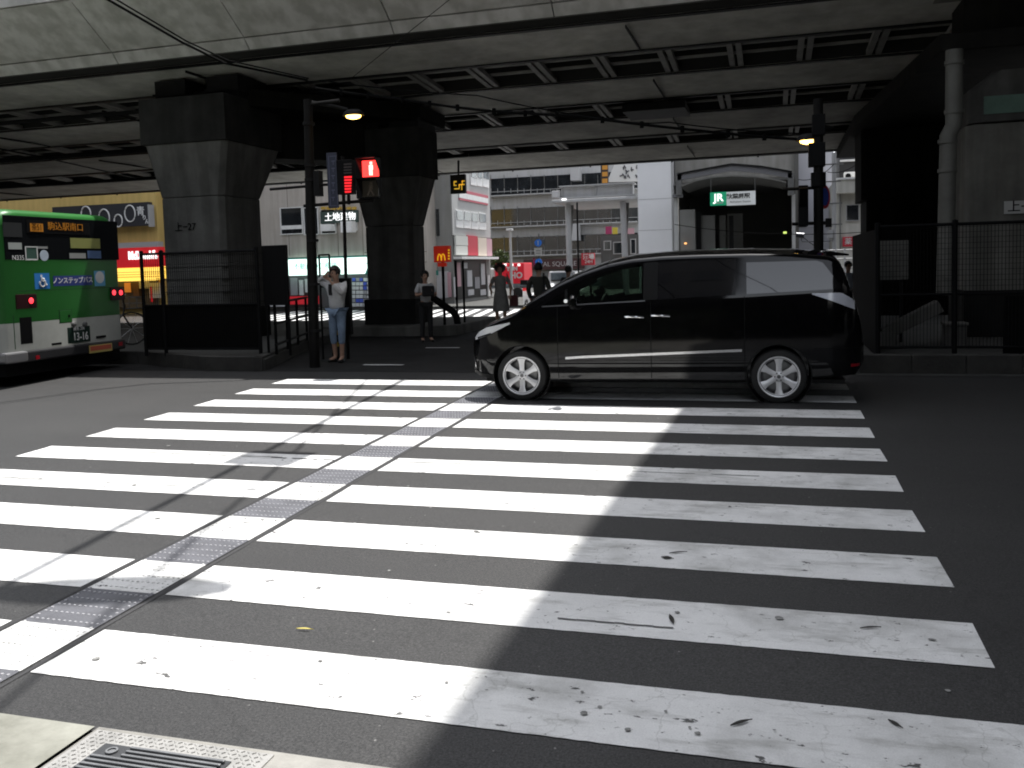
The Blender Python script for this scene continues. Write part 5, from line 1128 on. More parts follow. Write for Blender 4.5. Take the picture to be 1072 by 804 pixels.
# 2 beige building with estate agent sign
BE = mat('beige_wall', (.46, .42, .38), .85, var=.15, vscale=.4, streak=.18)
bb_ = block(178, 431, 120, 38.5, 10, 'corner_building', 'beige building with a white lit shop band, behind the woman in white', 'building', BE)
for px in (300.5, 330, 352, 378): bpart('wall_joint', mat('joint_brown', (.16, .145, .13), .9), (px, 150, px+.5, 268), 38.5, bb_, t=.012)
w_ = window(bb_, (294, 217, 317.5, 245.5), 38.5, fr=WHITE, trans=0); bpart('white_panel', WHITE, (295.5, 236, 317, 240), 38.46, w_, t=.1)
for r in ((318.5, 217, 334, 246), (336, 219, 352, 245), (361, 219, 374, 242)): window(bb_, r, 38.5, fr=WHITE)
sg = bpart('sign_strip', mat('sign_green_dark', (.035, .06, .05), .5), (336.5, 221, 375.5, 233.5), 38.45, bb_, t=.12)
text('土地建物', .46, LITW, sg, P(356, 227.3, 38.30), depth=.02, bold=.0, squeeze=.98, name='sign_lettering')
mb = MB()
for k in range(7): bx(mb, 337+k*5.4, 216.5, 341+k*5.4, 219.5, 38.4, .1)
mb.build('amber_lettering', mat('amber_sign', (.5, .32, .05), .5), bb_)
bpart('air_conditioner', WHITE, (340, 235, 350.5, 242), 38.2, bb_, t=.5); bpart('air_conditioner', WHITE, (361, 232, 372.5, 243.5), 38.2, bb_, t=.5)
tb = bpart('lit_band', mat('teal_lit', (.7, .85, .80), .5, emit=(.72, 1, .90), estr=.75), (300, 270.5, 388, 287.5), 38.2, bb_, t=.6)
bpart('band_coping', mat('teal', (.02, .20, .16), .5), (299, 268.6, 389, 270.4), 38.2, bb_, t=.65)
mb = MB(); a, b, c = P(382, 287.5, 37.57), P(388.5, 271, 37.57), P(388.5, 287.5, 37.57); mb.prism([(a.x, a.z), (c.x, c.z), (b.x, b.z)], 'y', 37.55, 37.59); mb.build('teal_corner', MATS['teal'], tb)
text('不動産のご相談', .36, mat('pale_teal_ink', (.30, .62, .52), .5), tb, P(330, 278.8, 37.58), depth=.01, name='band_lettering').hide_render = False
bpart('shop_interior', mat('shop_dark', (.06, .06, .065), .6), (200, 289, 388, 322), 38.45, bb_, t=.1)
rn = random.Random(5)
MG = mat('magazine_white', (.50, .50, .52), .6); MGB = mat('magazine_blue', (.05, .09, .45), .6); MGR = mat('magazine_red', (.50, .02, .03), .6, emit=(1, .02, .04), estr=.08); MGG = mat('magazine_grey', (.25, .25, .27), .6)
for row in range(7):
    for k in range(5):
        px = 369+k*3.9; py = 291+row*4.4; bpart('notice_sheet', rn.choice([MG, MG, MGG, MG, MGB]), (px, py, px+3.0+rn.random()*.6, py+3.4), 38.3, bb_, t=.03)
for r, m_ in (((303, 310, 334, 318.5), MGR), ((305, 291, 312, 309), MGG), ((314, 293, 318, 309), MG), ((320, 292, 324, 306), MG), ((285.5, 304, 292, 313), MGB), ((276, 318, 300, 321), MG), ((292, 304, 302, 313), MGR), ((325, 295, 332, 309), MGG)): bpart('shopfront_panel', m_, r, 38.2, bb_, t=.08)
# 3 grey building whose right face turns toward the station
GW = mat('grey_tile_wall', (.27, .27, .262), .8, var=.12, vscale=.6, streak=.1); GWL = mat('grey_tile_lit', (.42, .42, .41), .8, var=.1, vscale=.6)
yB = 42.0; xB = P(474, 260, yB).x; yE = PX(513, 260, xB).y
gb = thing('office_building', 'grey narrow office building with sign panels on its right-hand face', 'building', (xB-4, yB, G))
a = P(431.5, 260, yB); mb = MB(); mb.box((a.x, yB, G-.1), (xB, yE, 16)); mb.build('wall', GW, gb)
mb = MB(); mb.box((xB+.002, yB-.06, 1.9+1.5), (xB+.06, yE, 16)); mb.build('tiled_face', GWL, gb)  # paler copy of the wall colour paints the light on this face
def rX(name, mt, r, t=.06, base=.06, parent=None):
    px0, py0, px1, py1 = r; y0 = PX(px0, (py0+py1)/2, xB).y; y1 = PX(px1, (py0+py1)/2, xB).y; z1 = PX((px0+px1)/2, py0, xB).z; z0 = PX((px0+px1)/2, py1, xB).z
    mb = MB(); mb.box((xB+base, y0, z0), (xB+base+t, y1, z1)); return mb.build(name, mt, parent or gb)
for r in ((491, 176, 497, 194), (497.6, 176, 503, 195), (503.6, 177, 510, 196), (475.5, 220, 483, 238.5), (483.6, 221, 491, 239), (491.6, 222, 499, 240), (499.6, 223, 507, 240.5)):
    f = rX('window', MATS['white_paint'], r, t=.05); px0, py0, px1, py1 = r; rX('pane', GLASSM, (px0+.5, py0+1, px1-.5, (py0+py1)/2+1), t=.03, base=.11, parent=f)
rX('banner', mat('banner_pink', (.45, .10, .13), .6), (479, 201.5, 509, 204.5)); rX('banner', WHITE, (479, 204.6, 509, 210)); rX('banner', MATS['banner_pink'], (479, 210.2, 509, 212))
for r, m_ in (((474.3, 247, 487, 257), mat('panel_offwhite', (.50, .51, .48), .6)), ((474.3, 257.5, 487, 267), MATS['panel_offwhite']), ((487.3, 247, 497.6, 267.5), mat('panel_crimson', (.42, .02, .04), .6)), ((498, 249, 507, 268), mat('panel_cream', (.58, .50, .42), .6)), ((507.3, 250, 512.5, 268), mat('panel_pink', (.50, .30, .34), .6))): rX('sign_panel', m_, r, t=.10)
rX('canopy', WHITE, (473.6, 269, 513, 271.5), t=.5); rX('shop_front', mat('shop_black', (.006, .006, .006), .5, spec=.2), (476, 272, 509, 312), t=.03, base=.0)
for r, m_ in (((477.5, 275, 481, 300), MATS['panel_pink']), ((483, 275, 488, 281), MG), ((488, 283, 493, 300), MG), ((502.5, 276, 506.5, 298), MG), ((496, 290, 501, 302), MGG), ((489, 303, 495, 309), MG), ((502, 303, 507.5, 309), MG), ((509.5, 288, 512, 310), WHITE), ((474.2, 290, 476, 311), MG)): rX('shopfront_panel', m_, r, t=.05, base=.03)
bpart('narrow_window', GLASSD, (457, 219, 460, 247), yB, gb, t=.06)
bpart('lower_shop', MG, (452, 284, 470, 312), yB, gb, t=.1); bpart('poster', MATS['panel_pink'], (469, 285, 472.5, 311), yB-.12, gb, t=.05); bpart('lower_poster', MATS['teal'], (453, 283, 459, 288), yB-.12, gb, t=.05)
# 4 broad banded building
LB = mat('light_band', (.47, .47, .48), .7, var=.1, vscale=.3, streak=.1)
ba = block(509, 730, 120, 78, 12, 'banded_office_block', 'wide office block with alternating pale bands and dark window strips', 'building', LB)
def strip(py0, py1, px0=514, px1=668, n=11, y=78):
    f = bpart('window_strip', GLASSD, (px0, py0, px1, py1), y, ba, t=.12); mb = MB()
    for k in range(n+1): x = px0+(px1-px0)*k/n; bx(mb, x-.25, py0, x+.25, py1, y-.12, .08)
    mb.build('mullions', GSTEEL, f)
    return f
for (p0, p1) in ((183, 201.5), (216, 235), (246.5, 266)):
    strip(p0, p1)
    mb = MB(); bx(mb, 514, p1-4.6, 668, p1-4.0, 77.2, .06)
    for k in range(23): bx(mb, 514+k*6.9, p1-4.2, 514.4+k*6.9, p1+.6, 77.2, .06)
    mb.build('balcony_rail', GREYP, ba); bpart('balcony_floor', LB, (514, p1, 668, p1+1.2), 78, ba, t=.9)
mb = MB()
for k in range(9): bx(mb, 516+k*17.6, 200, 516.3+k*17.6, 217, 78, .03); bx(mb, 516+k*17.6, 233, 516.3+k*17.6, 247, 78, .03)
mb.build('panel_joint', GREYP, ba)
s_ = bpart('dark_red_fascia', mat('maroon', (.055, .018, .02), .5), (549, 271, 612, 282), 77.6, ba, t=.3)
text('VITAL SQUARE', .62, mat('pale_ink', (.45, .42, .42), .5), s_, P(581, 276.5, 77.28), depth=.02, name='fascia_lettering')
bpart('shop_glazing', GLASSM, (514, 283, 668, 300), 77.9, ba, t=.1)
bpart('pale_wing', mat('pale_wing', (.45, .45, .46), .7), (600, 176, 609, 190), 77.5, ba, t=1.2); bpart('pale_wing', MATS['pale_wing'], (600, 235, 608, 252), 77.5, ba, t=1.2)
# tree in front of it
tr = thing('street_tree', 'small green street tree beside the red advertising truck', 'tree', tuple(P(521, 296, 62)))
c = P(521, 274, 62); mb = MB(); mb.tube([(c.x, 62, G), (c.x+.1, 62, c.z)], .12, 8, r1=.06)
for k in range(5): a = k*1.26; mb.tube([(c.x+.05, 62, c.z-1), (c.x+.9*math.cos(a), 62+.9*math.sin(a), c.z+.3)], .05, 6, r1=.02)
mb.build('trunk', mat('bark', (.05, .04, .03), .9), tr)
mb = MB(); rn = random.Random(8)
for _ in range(900):
    u = Vector((rn.gauss(0, 1), rn.gauss(0, 1), rn.gauss(0, 1))).normalized()*(rn.random()**.5); q = Vector((c.x+u.x*1.1, 62+u.y*1.1, c.z+.2+u.z*.75)); d1 = Vector((rn.gauss(0, 1), rn.gauss(0, 1), rn.gauss(0, 1))).normalized()*.11; d2 = d1.cross(Vector((rn.random(), rn.random(), rn.random()+.1))).normalized()*.07
    mb.add([q-d1, q+d2, q+d1, q-d2], [(0, 1, 2, 3)])
mb.build('crown', mat('foliage', (.07, .10, .025), .7, var=.5, vscale=2), tr)
# red advertising truck
tk = thing('advert_truck', 'bright red box truck with white lettering parked beyond the junction', 'truck', tuple(P(534, 299, 50)))
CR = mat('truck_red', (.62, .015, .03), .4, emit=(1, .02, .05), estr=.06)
a = P(519, 300, 50); b = P(549, 300, 50); z1 = P(534, 275.5, 50).z; z0 = P(534, 297, 50).z
mb = MB(); mb.box((a.x, 50, z0), (b.x, 52, z1)); bo_ = mb.build('box_body', CR, tk, bevel=.04)
for k in range(4): bpart('roof_lamp', LITW, (520.5+k*7.2, 276, 523+k*7.2, 278.5), 49.98, tk, t=.06)
text('HO', .52, WHITE, bo_, P(540.5, 288.5, 49.96), depth=.01, bold=.02, name='truck_lettering'); text('YUN', .34, WHITE, bo_, P(536, 281.5, 49.96), depth=.01, bold=.02, name='truck_lettering')
mb = MB(); mb.box((a.x-1.5, 50.1, z0-.1), (a.x-.05, 51.9, z0+1.0)); mb.build('cab', WHITE, tk, bevel=.1)
for x in (a.x-.7, b.x-.5):
    mb = MB(); mb.lathe([(0, 0), (.36, 0), (.36, .25), (0, .25)], (x, 50.05, G+.36), axis='y', n=20); mb.build('wheel', TYRE, tk)
# white van seen from the front
vn = thing('white_van', 'white van facing the crossing behind the man in the dark jacket', 'van', tuple(P(588, 306, 46)))
a = P(573, 300, 46); b = P(604, 300, 46); z1 = P(588, 283, 46).z; VW = mat('van_white', (.70, .70, .70), .3, coat=.6)
mb = MB(); w_ = b.x-a.x; mb.prism([(a.x, G+.3), (b.x, G+.3), (b.x, z1-.7), (b.x-.12, z1-.05), (a.x+.12, z1-.05), (a.x, z1-.7)], 'y', 46, 50); mb.build('body', VW, vn, bevel=.06)
bpart('windscreen', GLASSM, (577, 285.5, 600, 293), 45.99, vn, t=.04, bevel=.01)
for r in ((574.5, 297, 580, 300), (597, 297, 602.5, 300)): bpart('headlight', LITW, r, 45.98, vn, t=.05)
bpart('bumper', GSTEEL, (573.5, 302, 603.5, 305), 45.97, vn, t=.1); bpart('wiper_panel', BLACK, (577, 293.2, 600, 294), 45.96, vn, t=.05)
for x in (a.x+.15, b.x-.35):
    mb = MB(); mb.box((x, 46.3, G), (x+.2, 46.9, G+.6)); mb.build('wheel', TYRE, vn, bevel=.05)
# scooter
sc_ = thing('scooter', 'white and red scooter parked between the truck and the van', 'scooter', tuple(P(550, 311, 36)))
c = P(550, 309, 36)
mb = MB(); mb.prism([(36.3, G+.25), (36.9, G+.25), (37.1, G+.75), (36.8, G+.78), (36.5, G+.4), (36.35, G+.95), (36.2, G+.9)], 'x', c.x-.2, c.x+.2); mb.build('body', VW, sc_, bevel=.05)
for y in (36.15, 37.0):
    mb = MB(); mb.tube([(c.x, y+.2*math.cos(q), G+.24+.2*math.sin(q)) for q in [6.2832*k/18 for k in range(19)]], .05, 8); mb.build('wheel', TYRE, sc_)
mb = MB(); mb.tube([(c.x-.32, 36.3, G+1.08), (c.x, 36.25, G+1.0), (c.x+.32, 36.3, G+1.08)], .02, 6); mb.build('handlebar', BLACK, sc_); bpart('red_plate', RB, (547.5, 301.5, 552.5, 304.5), 36.1, sc_, t=.05); bpart('top_case', BLACK, (546.5, 293, 553.5, 298), 36.6, sc_, t=.3)
# white lamp post and road signs
lp = thing('lamp_post', 'slender white lamp post rising in front of the red truck', 'street lamp', tuple(P(534, 297, 46)))
c = P(534, 242, 46); mb = MB(); mb.tube([(c.x, 46, G), (c.x, 46, c.z)], .09, 10, r1=.07); mb.build('post', mat('post_white', (.55, .55, .54), .5), lp, smooth=True)
bpart('lamp_head', MATS['post_white'], (531, 239.5, 537.5, 242), 46, lp, t=.3, bevel=.03)
rs = thing('road_sign_post', 'post with two round blue signs and a white plate above the man in dark jacket', 'sign', tuple(P(563.5, 320, 30)))
c = P(563.8, 250, 30); mb = MB(); mb.tube([(c.x, 30.05, G), (c.x, 30.05, c.z+.2)], .035, 8); mb.build('post', GSTEEL, rs)
SB = mat('road_sign_blue', (.03, .17, .60), .4, emit=(.05, .25, 1), estr=.05)
for (px, py) in ((563.3, 254.3), (563.8, 274.5)):
    c = P(px, py, 30); mb = MB(); mb.lathe([(0, 0), (.14, 0), (.14, .02), (0, .02)], c, axis='y', n=24); d_ = mb.build('blue_disc', SB, rs)
    mb = MB(); mb.box((c.x-.018, c.y-.006, c.z-.085), (c.x+.018, c.y, c.z+.085)) if py < 260 else mb.prism([(c.x-.05, c.z-.07), (c.x+.05, c.z-.07), (c.x, c.z+.08)], 'y', c.y-.006, c.y); mb.build('white_symbol', WHITE, d_)
w_ = bpart('white_plate', WHITE, (559.7, 259.5, 567.3, 268), 30, rs, t=.02); bpart('plate_lines', GREYP, (561, 262, 566, 263), 29.975, w_, t=.004); bpart('plate_lines', GREYP, (561, 264.6, 566, 265.6), 29.975, w_, t=.004)
bpart('red_edge', mat('sign_magenta', (.35, .03, .12), .5), (558.2, 270, 560, 279), 30.02, rs, t=.02)
mb = MB(); a, b, c = P(566, 250.5, 30.06), P(571.5, 250.5, 30.06), P(568.5, 257, 30.06); mb.prism([(a.x, a.z), (b.x, b.z), (c.x, c.z)], 'y', 30.05, 30.07); mb.build('triangle_back', GSTEEL, rs)
# covered footbridge on raking columns
fb = thing('covered_walkway', 'white steel canopy deck on raking columns in front of the white station pillar', 'canopy', tuple(P(620, 300, 46)))
WS = mat('canopy_white', (.50, .50, .51), .5, var=.1, vscale=1, streak=.1)
bpart('girder', WS, (590, 195, 664, 206), 46, fb, t=.5, bevel=.02)
mb = MB(); bx(mb, 589, 194, 666, 195.4, 46.1, 1.0); bx(mb, 589, 206, 668, 207.6, 46.1, 1.0); bx(mb, 624.3, 195.4, 626.3, 206, 46, .58); bx(mb, 661.5, 195.4, 664, 206, 46, .58); bx(mb, 589.8, 195.4, 591.4, 206, 46, .58); mb.build('flange', GREYP, fb)
mb = MB(); a, b = P(579, 207, 45), P(668, 209, 45); c = P(579, 201, 45)
mb.box((a.x, 44.6, P(620, 211, 45).z), (b.x, 52, P(620, 207.8, 45).z)); mb.build('roof_slab', WS, fb, bevel=.03)
bpart('end_box', WS, (580, 200.5, 589, 207.5), 46, fb, t=.6, bevel=.02); bpart('lit_corner', LITW, (588, 207.6, 593, 209.8), 44.55, fb, t=.02)
for (x0, x1, x2) in ((594.5, 597, 592), (652, 656, 649)):
    mb = MB(); p0, p1 = P(x0, 211, 45.6), P(x1, 302, 45.6); mb.tube([(p1.x, 45.6, G), p0], .17, 12); mb.build('column', WS, fb, smooth=True)
    mb = MB(); p2 = P(x0+5, 211, 47.5); mb.tube([p1.lerp(p0, .45), p2], .10, 8); mb.build('raking_strut', GSTEEL, fb, smooth=True)
bp_ = thing('black_pole', 'thin black pole between the two raking columns', 'pole', tuple(P(604, 300, 44)))
mb = MB(); c = P(604, 212, 44); mb.tube([(c.x, 44, G), (c.x, 44, c.z)], .05, 8); mb.build('shaft', BLACK, bp_)
# red cube sign, flags, dark entrance under the canopy
rc = thing('square_sign', 'red square hanging sign with white letters left of the second raking column', 'sign', tuple(P(616, 271, 60)))
o_ = bpart('panel', mat('sign_crimson', (.45, .015, .03), .5), (609.5, 265, 623, 277.5), 60, rc, t=.3); text('酒場', .42, WHITE, o_, P(616.2, 269, 59.68), depth=.01, bold=.01); text('24H', .34, WHITE, o_, P(616.2, 274, 59.68), depth=.01)
for (r, m_, lab) in (((634, 237, 640.5, 245), MATS['sign_magenta'], 'small crimson banner under the white canopy'), ((641.2, 238, 646.6, 245), mat('flag_yellow', (.55, .45, .05), .6), 'small yellow banner under the white canopy'), ((652, 239, 664, 245), MATS['panel_pink'], 'pink and white banner beside the white pillar')):
    t = thing('banner', lab, 'banner', tuple(P(r[0], r[3], 60)), group='banners under the canopy'); bpart('cloth', m_, r, 60, t, t=.04)
de = block(629, 672, 246, 64, 5, 'ticket_hall', 'dark low hall with grey shutters seen below the canopy', 'building', mat('hall_grey', (.08, .08, .078), .7, var=.3, vscale=.8))
for r in ((632, 252, 640, 262), (642, 253, 656, 266), (660, 250, 666, 266)): window(de, r, 64, glass=GLASSD, fr=GREYP)
# poster wall above
gs = thing('graphic_billboard', 'white billboard with black scribbled lettering above the canopy', 'billboard', tuple(P(655, 185, 70)))
mb = MB(); a, b, c, d_ = P(644, 172, 70), P(672, 168, 70), P(672, 190, 70), P(636, 191, 70); mb.prism([(a.x, a.z), (b.x, b.z), (c.x, c.z), (d_.x, d_.z)], 'y', 69.7, 70); mb.build('panel', mat('billboard_white', (.68, .68, .67), .6), gs)
mb = MB(); rn = random.Random(2)
for k in range(16):
    px = 645+rn.random()*23; py = 173+rn.random()*13; p0 = P(px, py, 69.65); mb.tube([p0, P(px+rn.uniform(-2, 2), py+rn.uniform(-3, 3), 69.65), P(px+rn.uniform(-4, 4), py+rn.uniform(-3, 3), 69.65)], .05, 5)
mb.build('scribble', mat('ink_grey', (.08, .08, .09), .6), gs)
vs_ = thing('vertical_shop_sign', 'tall black and orange vertical sign left of the scribbled billboard', 'sign', tuple(P(633, 190, 68)))
bpart('panel', mat('sign_brown', (.03, .02, .015), .5), (629.5, 160, 637, 193), 68, vs_, t=.3)
for k in range(3): bpart('orange_mark', mat('sign_orange', (.55, .25, .03), .5), (630.5, 173+k*7, 636, 177.6+k*7), 67.69, vs_, t=.03)
# white station pillar
wp = thing('station_pillar', 'broad white panelled pillar left of the station entrance', 'pillar', tuple(P(687, 300, 44)))
a, b = P(668.5, 250, 44), P(704.5, 250, 44); mb = MB(); mb.box((a.x, 44, G), (b.x, 47, 14)); mb.build('cladding', mat('white_cladding', (.84, .84, .85), .5, var=.06, vscale=.4), wp)
mb = MB(); bx(mb, 668.5, 208, 704.5, 208.4, 44, .01); bx(mb, 668.5, 240.6, 704.5, 241, 44, .01); bx(mb, 703, 160, 704.5, 262, 44, .03); mb.build('cladding_joint', GREYP, wp)
# station entrance
DK = mat('station_dark', (.10, .098, .092), .8); SG = mat('station_grey', (.24, .24, .23), .8, var=.2, vscale=.8)
se = thing('station_entrance', 'dark station entrance beneath a shallow gabled canopy with hanging green and white sign', 'station', tuple(P(768, 300, 42)))
mb = MB(); a, b = P(704.5, 250, 43.5), P(833, 250, 43.5); zt_ = P(768, 150, 43.5).z
zc_ = P(768, 196, 43.5).z
mb.box((a.x, 54, G), (b.x+1, 54.3, zt_)); mb.box((a.x-.2, 45, G), (a.x, 54, zt_)); mb.box((b.x, 45, G), (b.x+.2, 54, zt_)); mb.box((a.x, 44.6, zc_+.35), (b.x, 54, zc_+.45)); mb.build('hall', DK, se)
mb = MB(); mb.box((a.x, 45.2, zc_+.55), (b.x, 45.6, zt_+3)); mb.build('upper_wall', mat('upper_grey', (.30, .29, .27), .8, var=.2, vscale=.6, streak=.2), se)
def roofbeam(pts, th_, y0, y1, name, mt):
    mb = MB(); T_ = [P(x, y, y0) for x, y in pts]; poly = [(p.x, p.z) for p in T_]+[(p.x, p.z-th_) for p in T_[::-1]]
    for i in range(len(T_)-1): mb.prism([(T_[i].x, T_[i].z), (T_[i+1].x, T_[i+1].z), (T_[i+1].x, T_[i+1].z-th_), (T_[i].x, T_[i].z-th_)], 'y', y0, y1)
    return mb.build(name, mt, se)
roofbeam([(709, 183), (738, 177.5), (766, 172.5), (797, 175), (829, 180.5)], .28, 41.0, 41.3, 'canopy_fascia', mat('canopy_grey', (.18, .18, .19), .6))
roofbeam([(709, 181.3), (738, 175.8), (766, 170.8), (797, 173.3), (829, 178.8)], .07, 40.9, 41.5, 'canopy_ridge', DSTEEL)
roofbeam([(713, 194), (727, 188.5), (745, 184.6), (766, 183), (790, 184), (808, 186.5), (823, 190)], .07, 40.9, 41.0, 'canopy_arch', mat('arch_pale', (.17, .165, .15), .6))
roofbeam([(713, 195), (727, 189.5), (745, 185.6), (766, 184), (790, 185), (808, 187.5), (823, 191)], .05, 41.0, 45.0, 'canopy_lining', mat('lining', (.10, .10, .095), .8))
for px in (710.5, 828): c = P(px, 190, 41); mb = MB(); mb.box((c.x-.14, 41, P(px, 204, 41).z), (c.x+.14, 41.3, P(px, 181, 41).z)); mb.build('canopy_bracket', GSTEEL, se)
mb = MB(); bx(mb, 705, 204, 715.5, 207, 41.6, .5); mb.build('ledge', mat('canopy_grey', (.26, .26, .28), .6), se)
for (r, m_, y) in (((706.5, 207, 711, 262), CONCP, 42), ((713, 220, 728.5, 275), SG, 44), ((735, 226, 749, 275), SG, 46), ((754, 226, 760, 275), SG, 48), ((762, 224, 778, 275), SG, 50), ((829, 204, 832.5, 275), CONCP, 42)):
    mb = MB(); bx(mb, *r, y, .5); q_ = mb.build('column', m_, se)
for r in ((729, 222, 734, 262), (763.5, 226, 768, 262)): bpart('shutter', DSTEEL, r, 45.5, se, t=.2)
bpart('cross_rail', GSTEEL, (757, 246, 777, 247.5), 47, se, t=.1)
bpart('warm_lamp', mat('warm_spot', (.5, .2, .05), .5, emit=(1, .45, .15), estr=.9), (716.4, 254, 719, 255.6), 43.3, se, t=.05)
bpart('green_lamp', mat('green_spot', (.3, .4, .1), .5, emit=(.7, .9, .2), estr=.5), (820, 242.4, 823.5, 244.6), 44.3, se, t=.05)
hs = thing('station_sign', 'hanging station name sign, green on the left and white on the right', 'sign', tuple(P(767, 208, 40.8)))
gp = bpart('green_panel', mat('sign_green', (.010, .30, .15), .5, emit=(.02, .6, .28), estr=.10), (743.7, 201.4, 760.8, 215.2), 40.8, hs, t=.18)
wp_ = bpart('white_panel', mat('sign_white', (.70, .72, .72), .5, emit=(.8, .85, .85), estr=.08), (760.8, 200.6, 791, 214.8), 40.8, hs, t=.182)
text('JR', .50, LITW, gp, P(752.2, 207.2, 40.60), depth=.01, bold=.014, squeeze=1.02, name='emblem_lettering'); bpart('small_caption', WHITE, (749.3, 212, 757, 212.9), 40.61, gp, t=.01)
text('秋葉原駅', .25, mat('ink_dark', (.06, .06, .06), .6), wp_, P(772.8, 205.5, 40.60), depth=.006, bold=.008, squeeze=1.1, name='station_name'); text('Akihabara Station', .125, MATS['ink_dark'], wp_, P(775, 211, 40.60), depth=.004, name='station_name_roman', squeeze=1.1)
mb = MB()
for px in (744.3, 790.4): p0 = P(px, 201, 40.75); mb.tube([p0, (p0.x, p0.y, P(px, 176, 40.75).z)], .012, 5)
mb.build('hanger_rod', GSTEEL, hs)
# pale building, beige building, utility pole on the right
pb = block(833, 873, 120, 47, 9, 'pale_building', 'plain pale lilac-grey building behind the right pole', 'building', mat('lilac_wall', (.50, .505, .56), .7, var=.08, vscale=.4))
bpart('wall_joint', GREYP, (833, 238, 873, 238.5), 47, pb, t=.02)
eb = block(874.5, 935, 187, 42, 9, 'beige_house', 'beige two-storey building with a small dark window right of the pole', 'building', mat('cream_wall', (.52, .51, .47), .8, var=.12, vscale=.5, streak=.15))
bpart('parapet', MATS['cream_wall'], (875.5, 187.5, 935, 202), 42, eb, t=.6, bevel=.02); bpart('parapet_coping', WHITE, (875, 186, 935, 188), 42, eb, t=.68)
window(eb, (885.5, 214, 899.5, 231.5), 42, glass=GLASSD, fr=GREYP); bpart('drainpipe', GSTEEL, (878.8, 203, 880, 262), 42, eb, t=.1)
o_ = bpart('red_sign', mat('sign_red2', (.48, .03, .05), .5), (882, 248, 898, 258), 42, eb, t=.12); text('薬局', .34, WHITE, o_, P(892, 253, 41.87), depth=.01)
ub2 = block(879, 912, 150, 50, 4, 'rooftop_shed', 'dark glazed structure rising behind the beige parapet', 'building', mat('shed_dark', (.035, .035, .036), .5, var=.5, vscale=.6))
mb = MB(); bx(mb, 903, 165, 905.5, 187, 49.9, .2); bx(mb, 899, 165, 900, 187, 49.9, .2); bx(mb, 879, 167, 906, 169, 49.9, .2); mb.build('frame', WHITE, ub2)
ac = thing('air_conditioner', 'white air conditioner unit on the beige parapet', 'air conditioner', tuple(P(890, 186, 43.5)))
bpart('case', WHITE, (883, 181, 897, 187.5), 43.4, ac, t=.5, bevel=.02); c = P(888, 184.3, 42.88); mb = MB(); mb.lathe([(.02, 0), (.13, 0), (.13, .02), (.02, .02)], c, axis='y', n=20); mb.build('fan_grille', BLACK, ac)
up = thing('utility_pole', 'grey utility pole with brackets between pale and beige buildings', 'pole', tuple(P(873, 280, 40)))
c = P(873, 160, 40); mb = MB(); mb.tube([(c.x, 40, G), (c.x, 40, c.z)], .10, 10); mb.build('shaft', GREYP, up, smooth=True)
mb = MB()
for py, w_ in ((172, .7), (190, .5), (213, .6), (235, .6)): q = P(873, py, 40); mb.box((q.x-w_, 39.9, q.z-.03), (q.x+w_*.6, 39.96, q.z+.03))
mb.build('bracket', GSTEEL, up)
mb = MB(); q = P(869, 245, 40); mb.box((q.x-.12, 39.8, q.z-.2), (q.x+.12, 40, q.z+.2)); mb.build('meter_box', GREYP, up)
for i, (a, b, lab) in enumerate((((706, 235), (905, 243), 'thin wire sagging in front of the pale building'), ((836, 188), (873, 172), 'twisted wire running from the right pole up to the utility pole'), ((836, 243), (873, 262), 'lowest wire by the utility pole'), ((866, 180), (905, 165), 'wire bundle above the beige house'))):
    p0, p1 = P(*a, 39.6), P(*b, 39.6); cable(lab, [p0, p1], .018, .25)
cm = thing('security_camera', 'small dark camera on a bracket below the side-on signal', 'camera', tuple(P(838, 248, 30)))
c = P(838, 246, 30); mb = MB(); mb.tube([(c.x-.15, 30, c.z), (c.x+.12, 30, c.z-.03)], .10, 12); mb.tube([(c.x, 30, c.z), (c.x+.05, 30, c.z-.25), (c.x+1.1, 30, c.z-.25)], .02, 6); mb.build('housing', mat('camera_dark', (.06, .065, .08), .3), cm, smooth=True)
rl2 = thing('white_railing', 'white guard railing beyond the tail of the car', 'railing', tuple(P(885, 290, 34)))
mb = MB(); p0, p1 = P(866, 262, 34), P(912, 262, 34)
for dz in (0, -.35, -.7): mb.tube([(p0.x, 34, p0.z+dz), (p1.x, 34, p0.z+dz)], .03, 6)
for k in range(6): x = p0.x+(p1.x-p0.x)*k/5; mb.tube([(x, 34, G), (x, 34, p0.z+.05)], .04, 6)
mb.build('rails', WHITE, rl2)

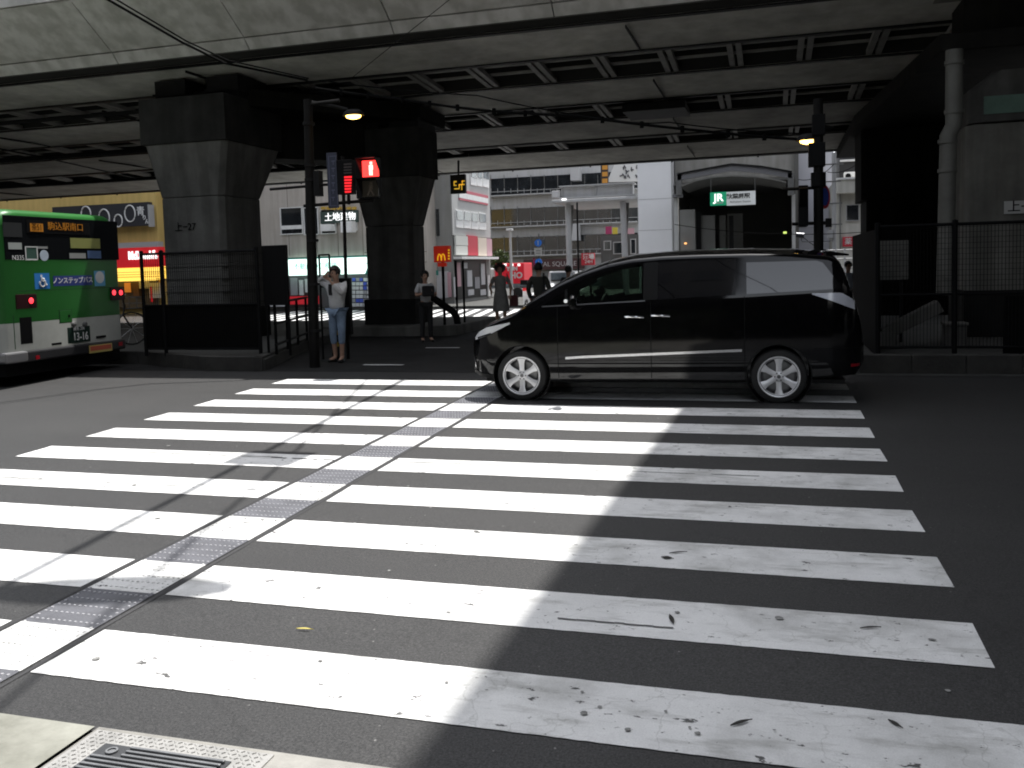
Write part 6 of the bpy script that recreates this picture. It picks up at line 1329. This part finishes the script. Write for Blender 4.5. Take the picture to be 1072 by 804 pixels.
# ------------------------------------------------------------------ buildings behind the camera (seen mirrored in the car, bounce light)
DKG = mat('dim_glass', (.006, .006, .007), .2, spec=.15)
def back_building(label, x0, x1, y, h, mt, n, rows, d=10):
    t = thing('office_building', label, 'building', ((x0+x1)/2, y, 0)); mb = MB(); mb.box((x0, y-d, -.3), (x1, y, h)); mb.build('wall', mt, t); w = (x1-x0)/n
    for r_ in range(rows):
        for k in range(n):
            a = x0+w*k+w*.18; z = 3.6+r_*3.3; mb = MB(); mb.box((a, y+.002, z), (a+w*.64, y+.05, z+1.7)); f = mb.build('window', DSTEEL, t); mb = MB(); mb.box((a+.06, y+.051, z+.06), (a+w*.64-.06, y+.056, z+1.64)); mb.build('pane', DKG, f)
    mb = MB(); mb.box((x0, y+.002, -.2), (x1, y+.06, 2.9)); mb.build('shop_front', DKG, t)
DKW = mat('dark_glazed_wall', (.012, .012, .013), .7, var=.3, vscale=.4, spec=.1)
back_building('tall dark office building behind the viewpoint at the left', -26, -9.5, -17, 26, DKW, 6, 6)
back_building('dark glazed building directly behind the viewpoint', -9.0, -.95, -16, 22, DKW, 4, 5)
back_building('low dark building behind the viewpoint at the right', -1.0, 6, -22, 5.5, DKW, 3, 1)
back_building('office building far behind the viewpoint at the right', 17, 32, -24, 22, GW, 6, 5)

hd = thing('reflection_hedge', 'unseen dark hedge added behind the viewpoint to darken the car reflections', 'hedge', (-3, -6.6, zg(-6)))  # unseen hedge added so the car body reflects something dark
mb = MB(); rn = random.Random(4)
for _ in range(7000):
    q = Vector((rn.uniform(-16, 9), rn.uniform(-7.0, -6.2), zg(-6)+rn.uniform(.05, 1.25))); d1 = Vector((rn.gauss(0, 1), rn.gauss(0, 1), rn.gauss(0, 1))).normalized()*.10; d2 = d1.cross(Vector((rn.random(), rn.random(), rn.random()+.1))).normalized()*.07
    mb.add([q-d1, q+d2, q+d1, q-d2], [(0, 1, 2, 3)])
mb.build('foliage', mat('hedge_leaves', (.012, .016, .007), .9, var=.4, vscale=2, spec=.1), hd)
mb = MB(); mb.box((-16, -6.85, zg(-6)), (9, -6.35, zg(-6)+1.1)); mb.build('inner_growth', mat('hedge_inner', (.012, .016, .008), .9), hd)

for (lab, x0, x1, y0, y1, h) in (('added unseen dark block cutting low sky at the left, near side', -120, -30, -30, -15, 24), ('added unseen dark tower cutting low sky at the far left', -110, -90, -15, 60, 34), ('added unseen dark tower cutting low sky at the far right', 80, 100, -15, 60, 34), ('added unseen dark block cutting low sky at the far right, near side', 33, 120, -34, -20, 26), ('added unseen dark block cutting low sky at the far left, far side', -90, -46, 38.2, 60, 26), ('added unseen dark block cutting low sky at the far right, far side', 22, 80, 42.2, 60, 26)):  # unseen dark blocks added to cut the low skylight
    t = thing('office_building', lab, 'building', ((x0+x1)/2, (y0+y1)/2, 0)); mb = MB(); mb.box((x0, y0, -.6), (x1, y1, h)); mb.build('wall', DKW, t)
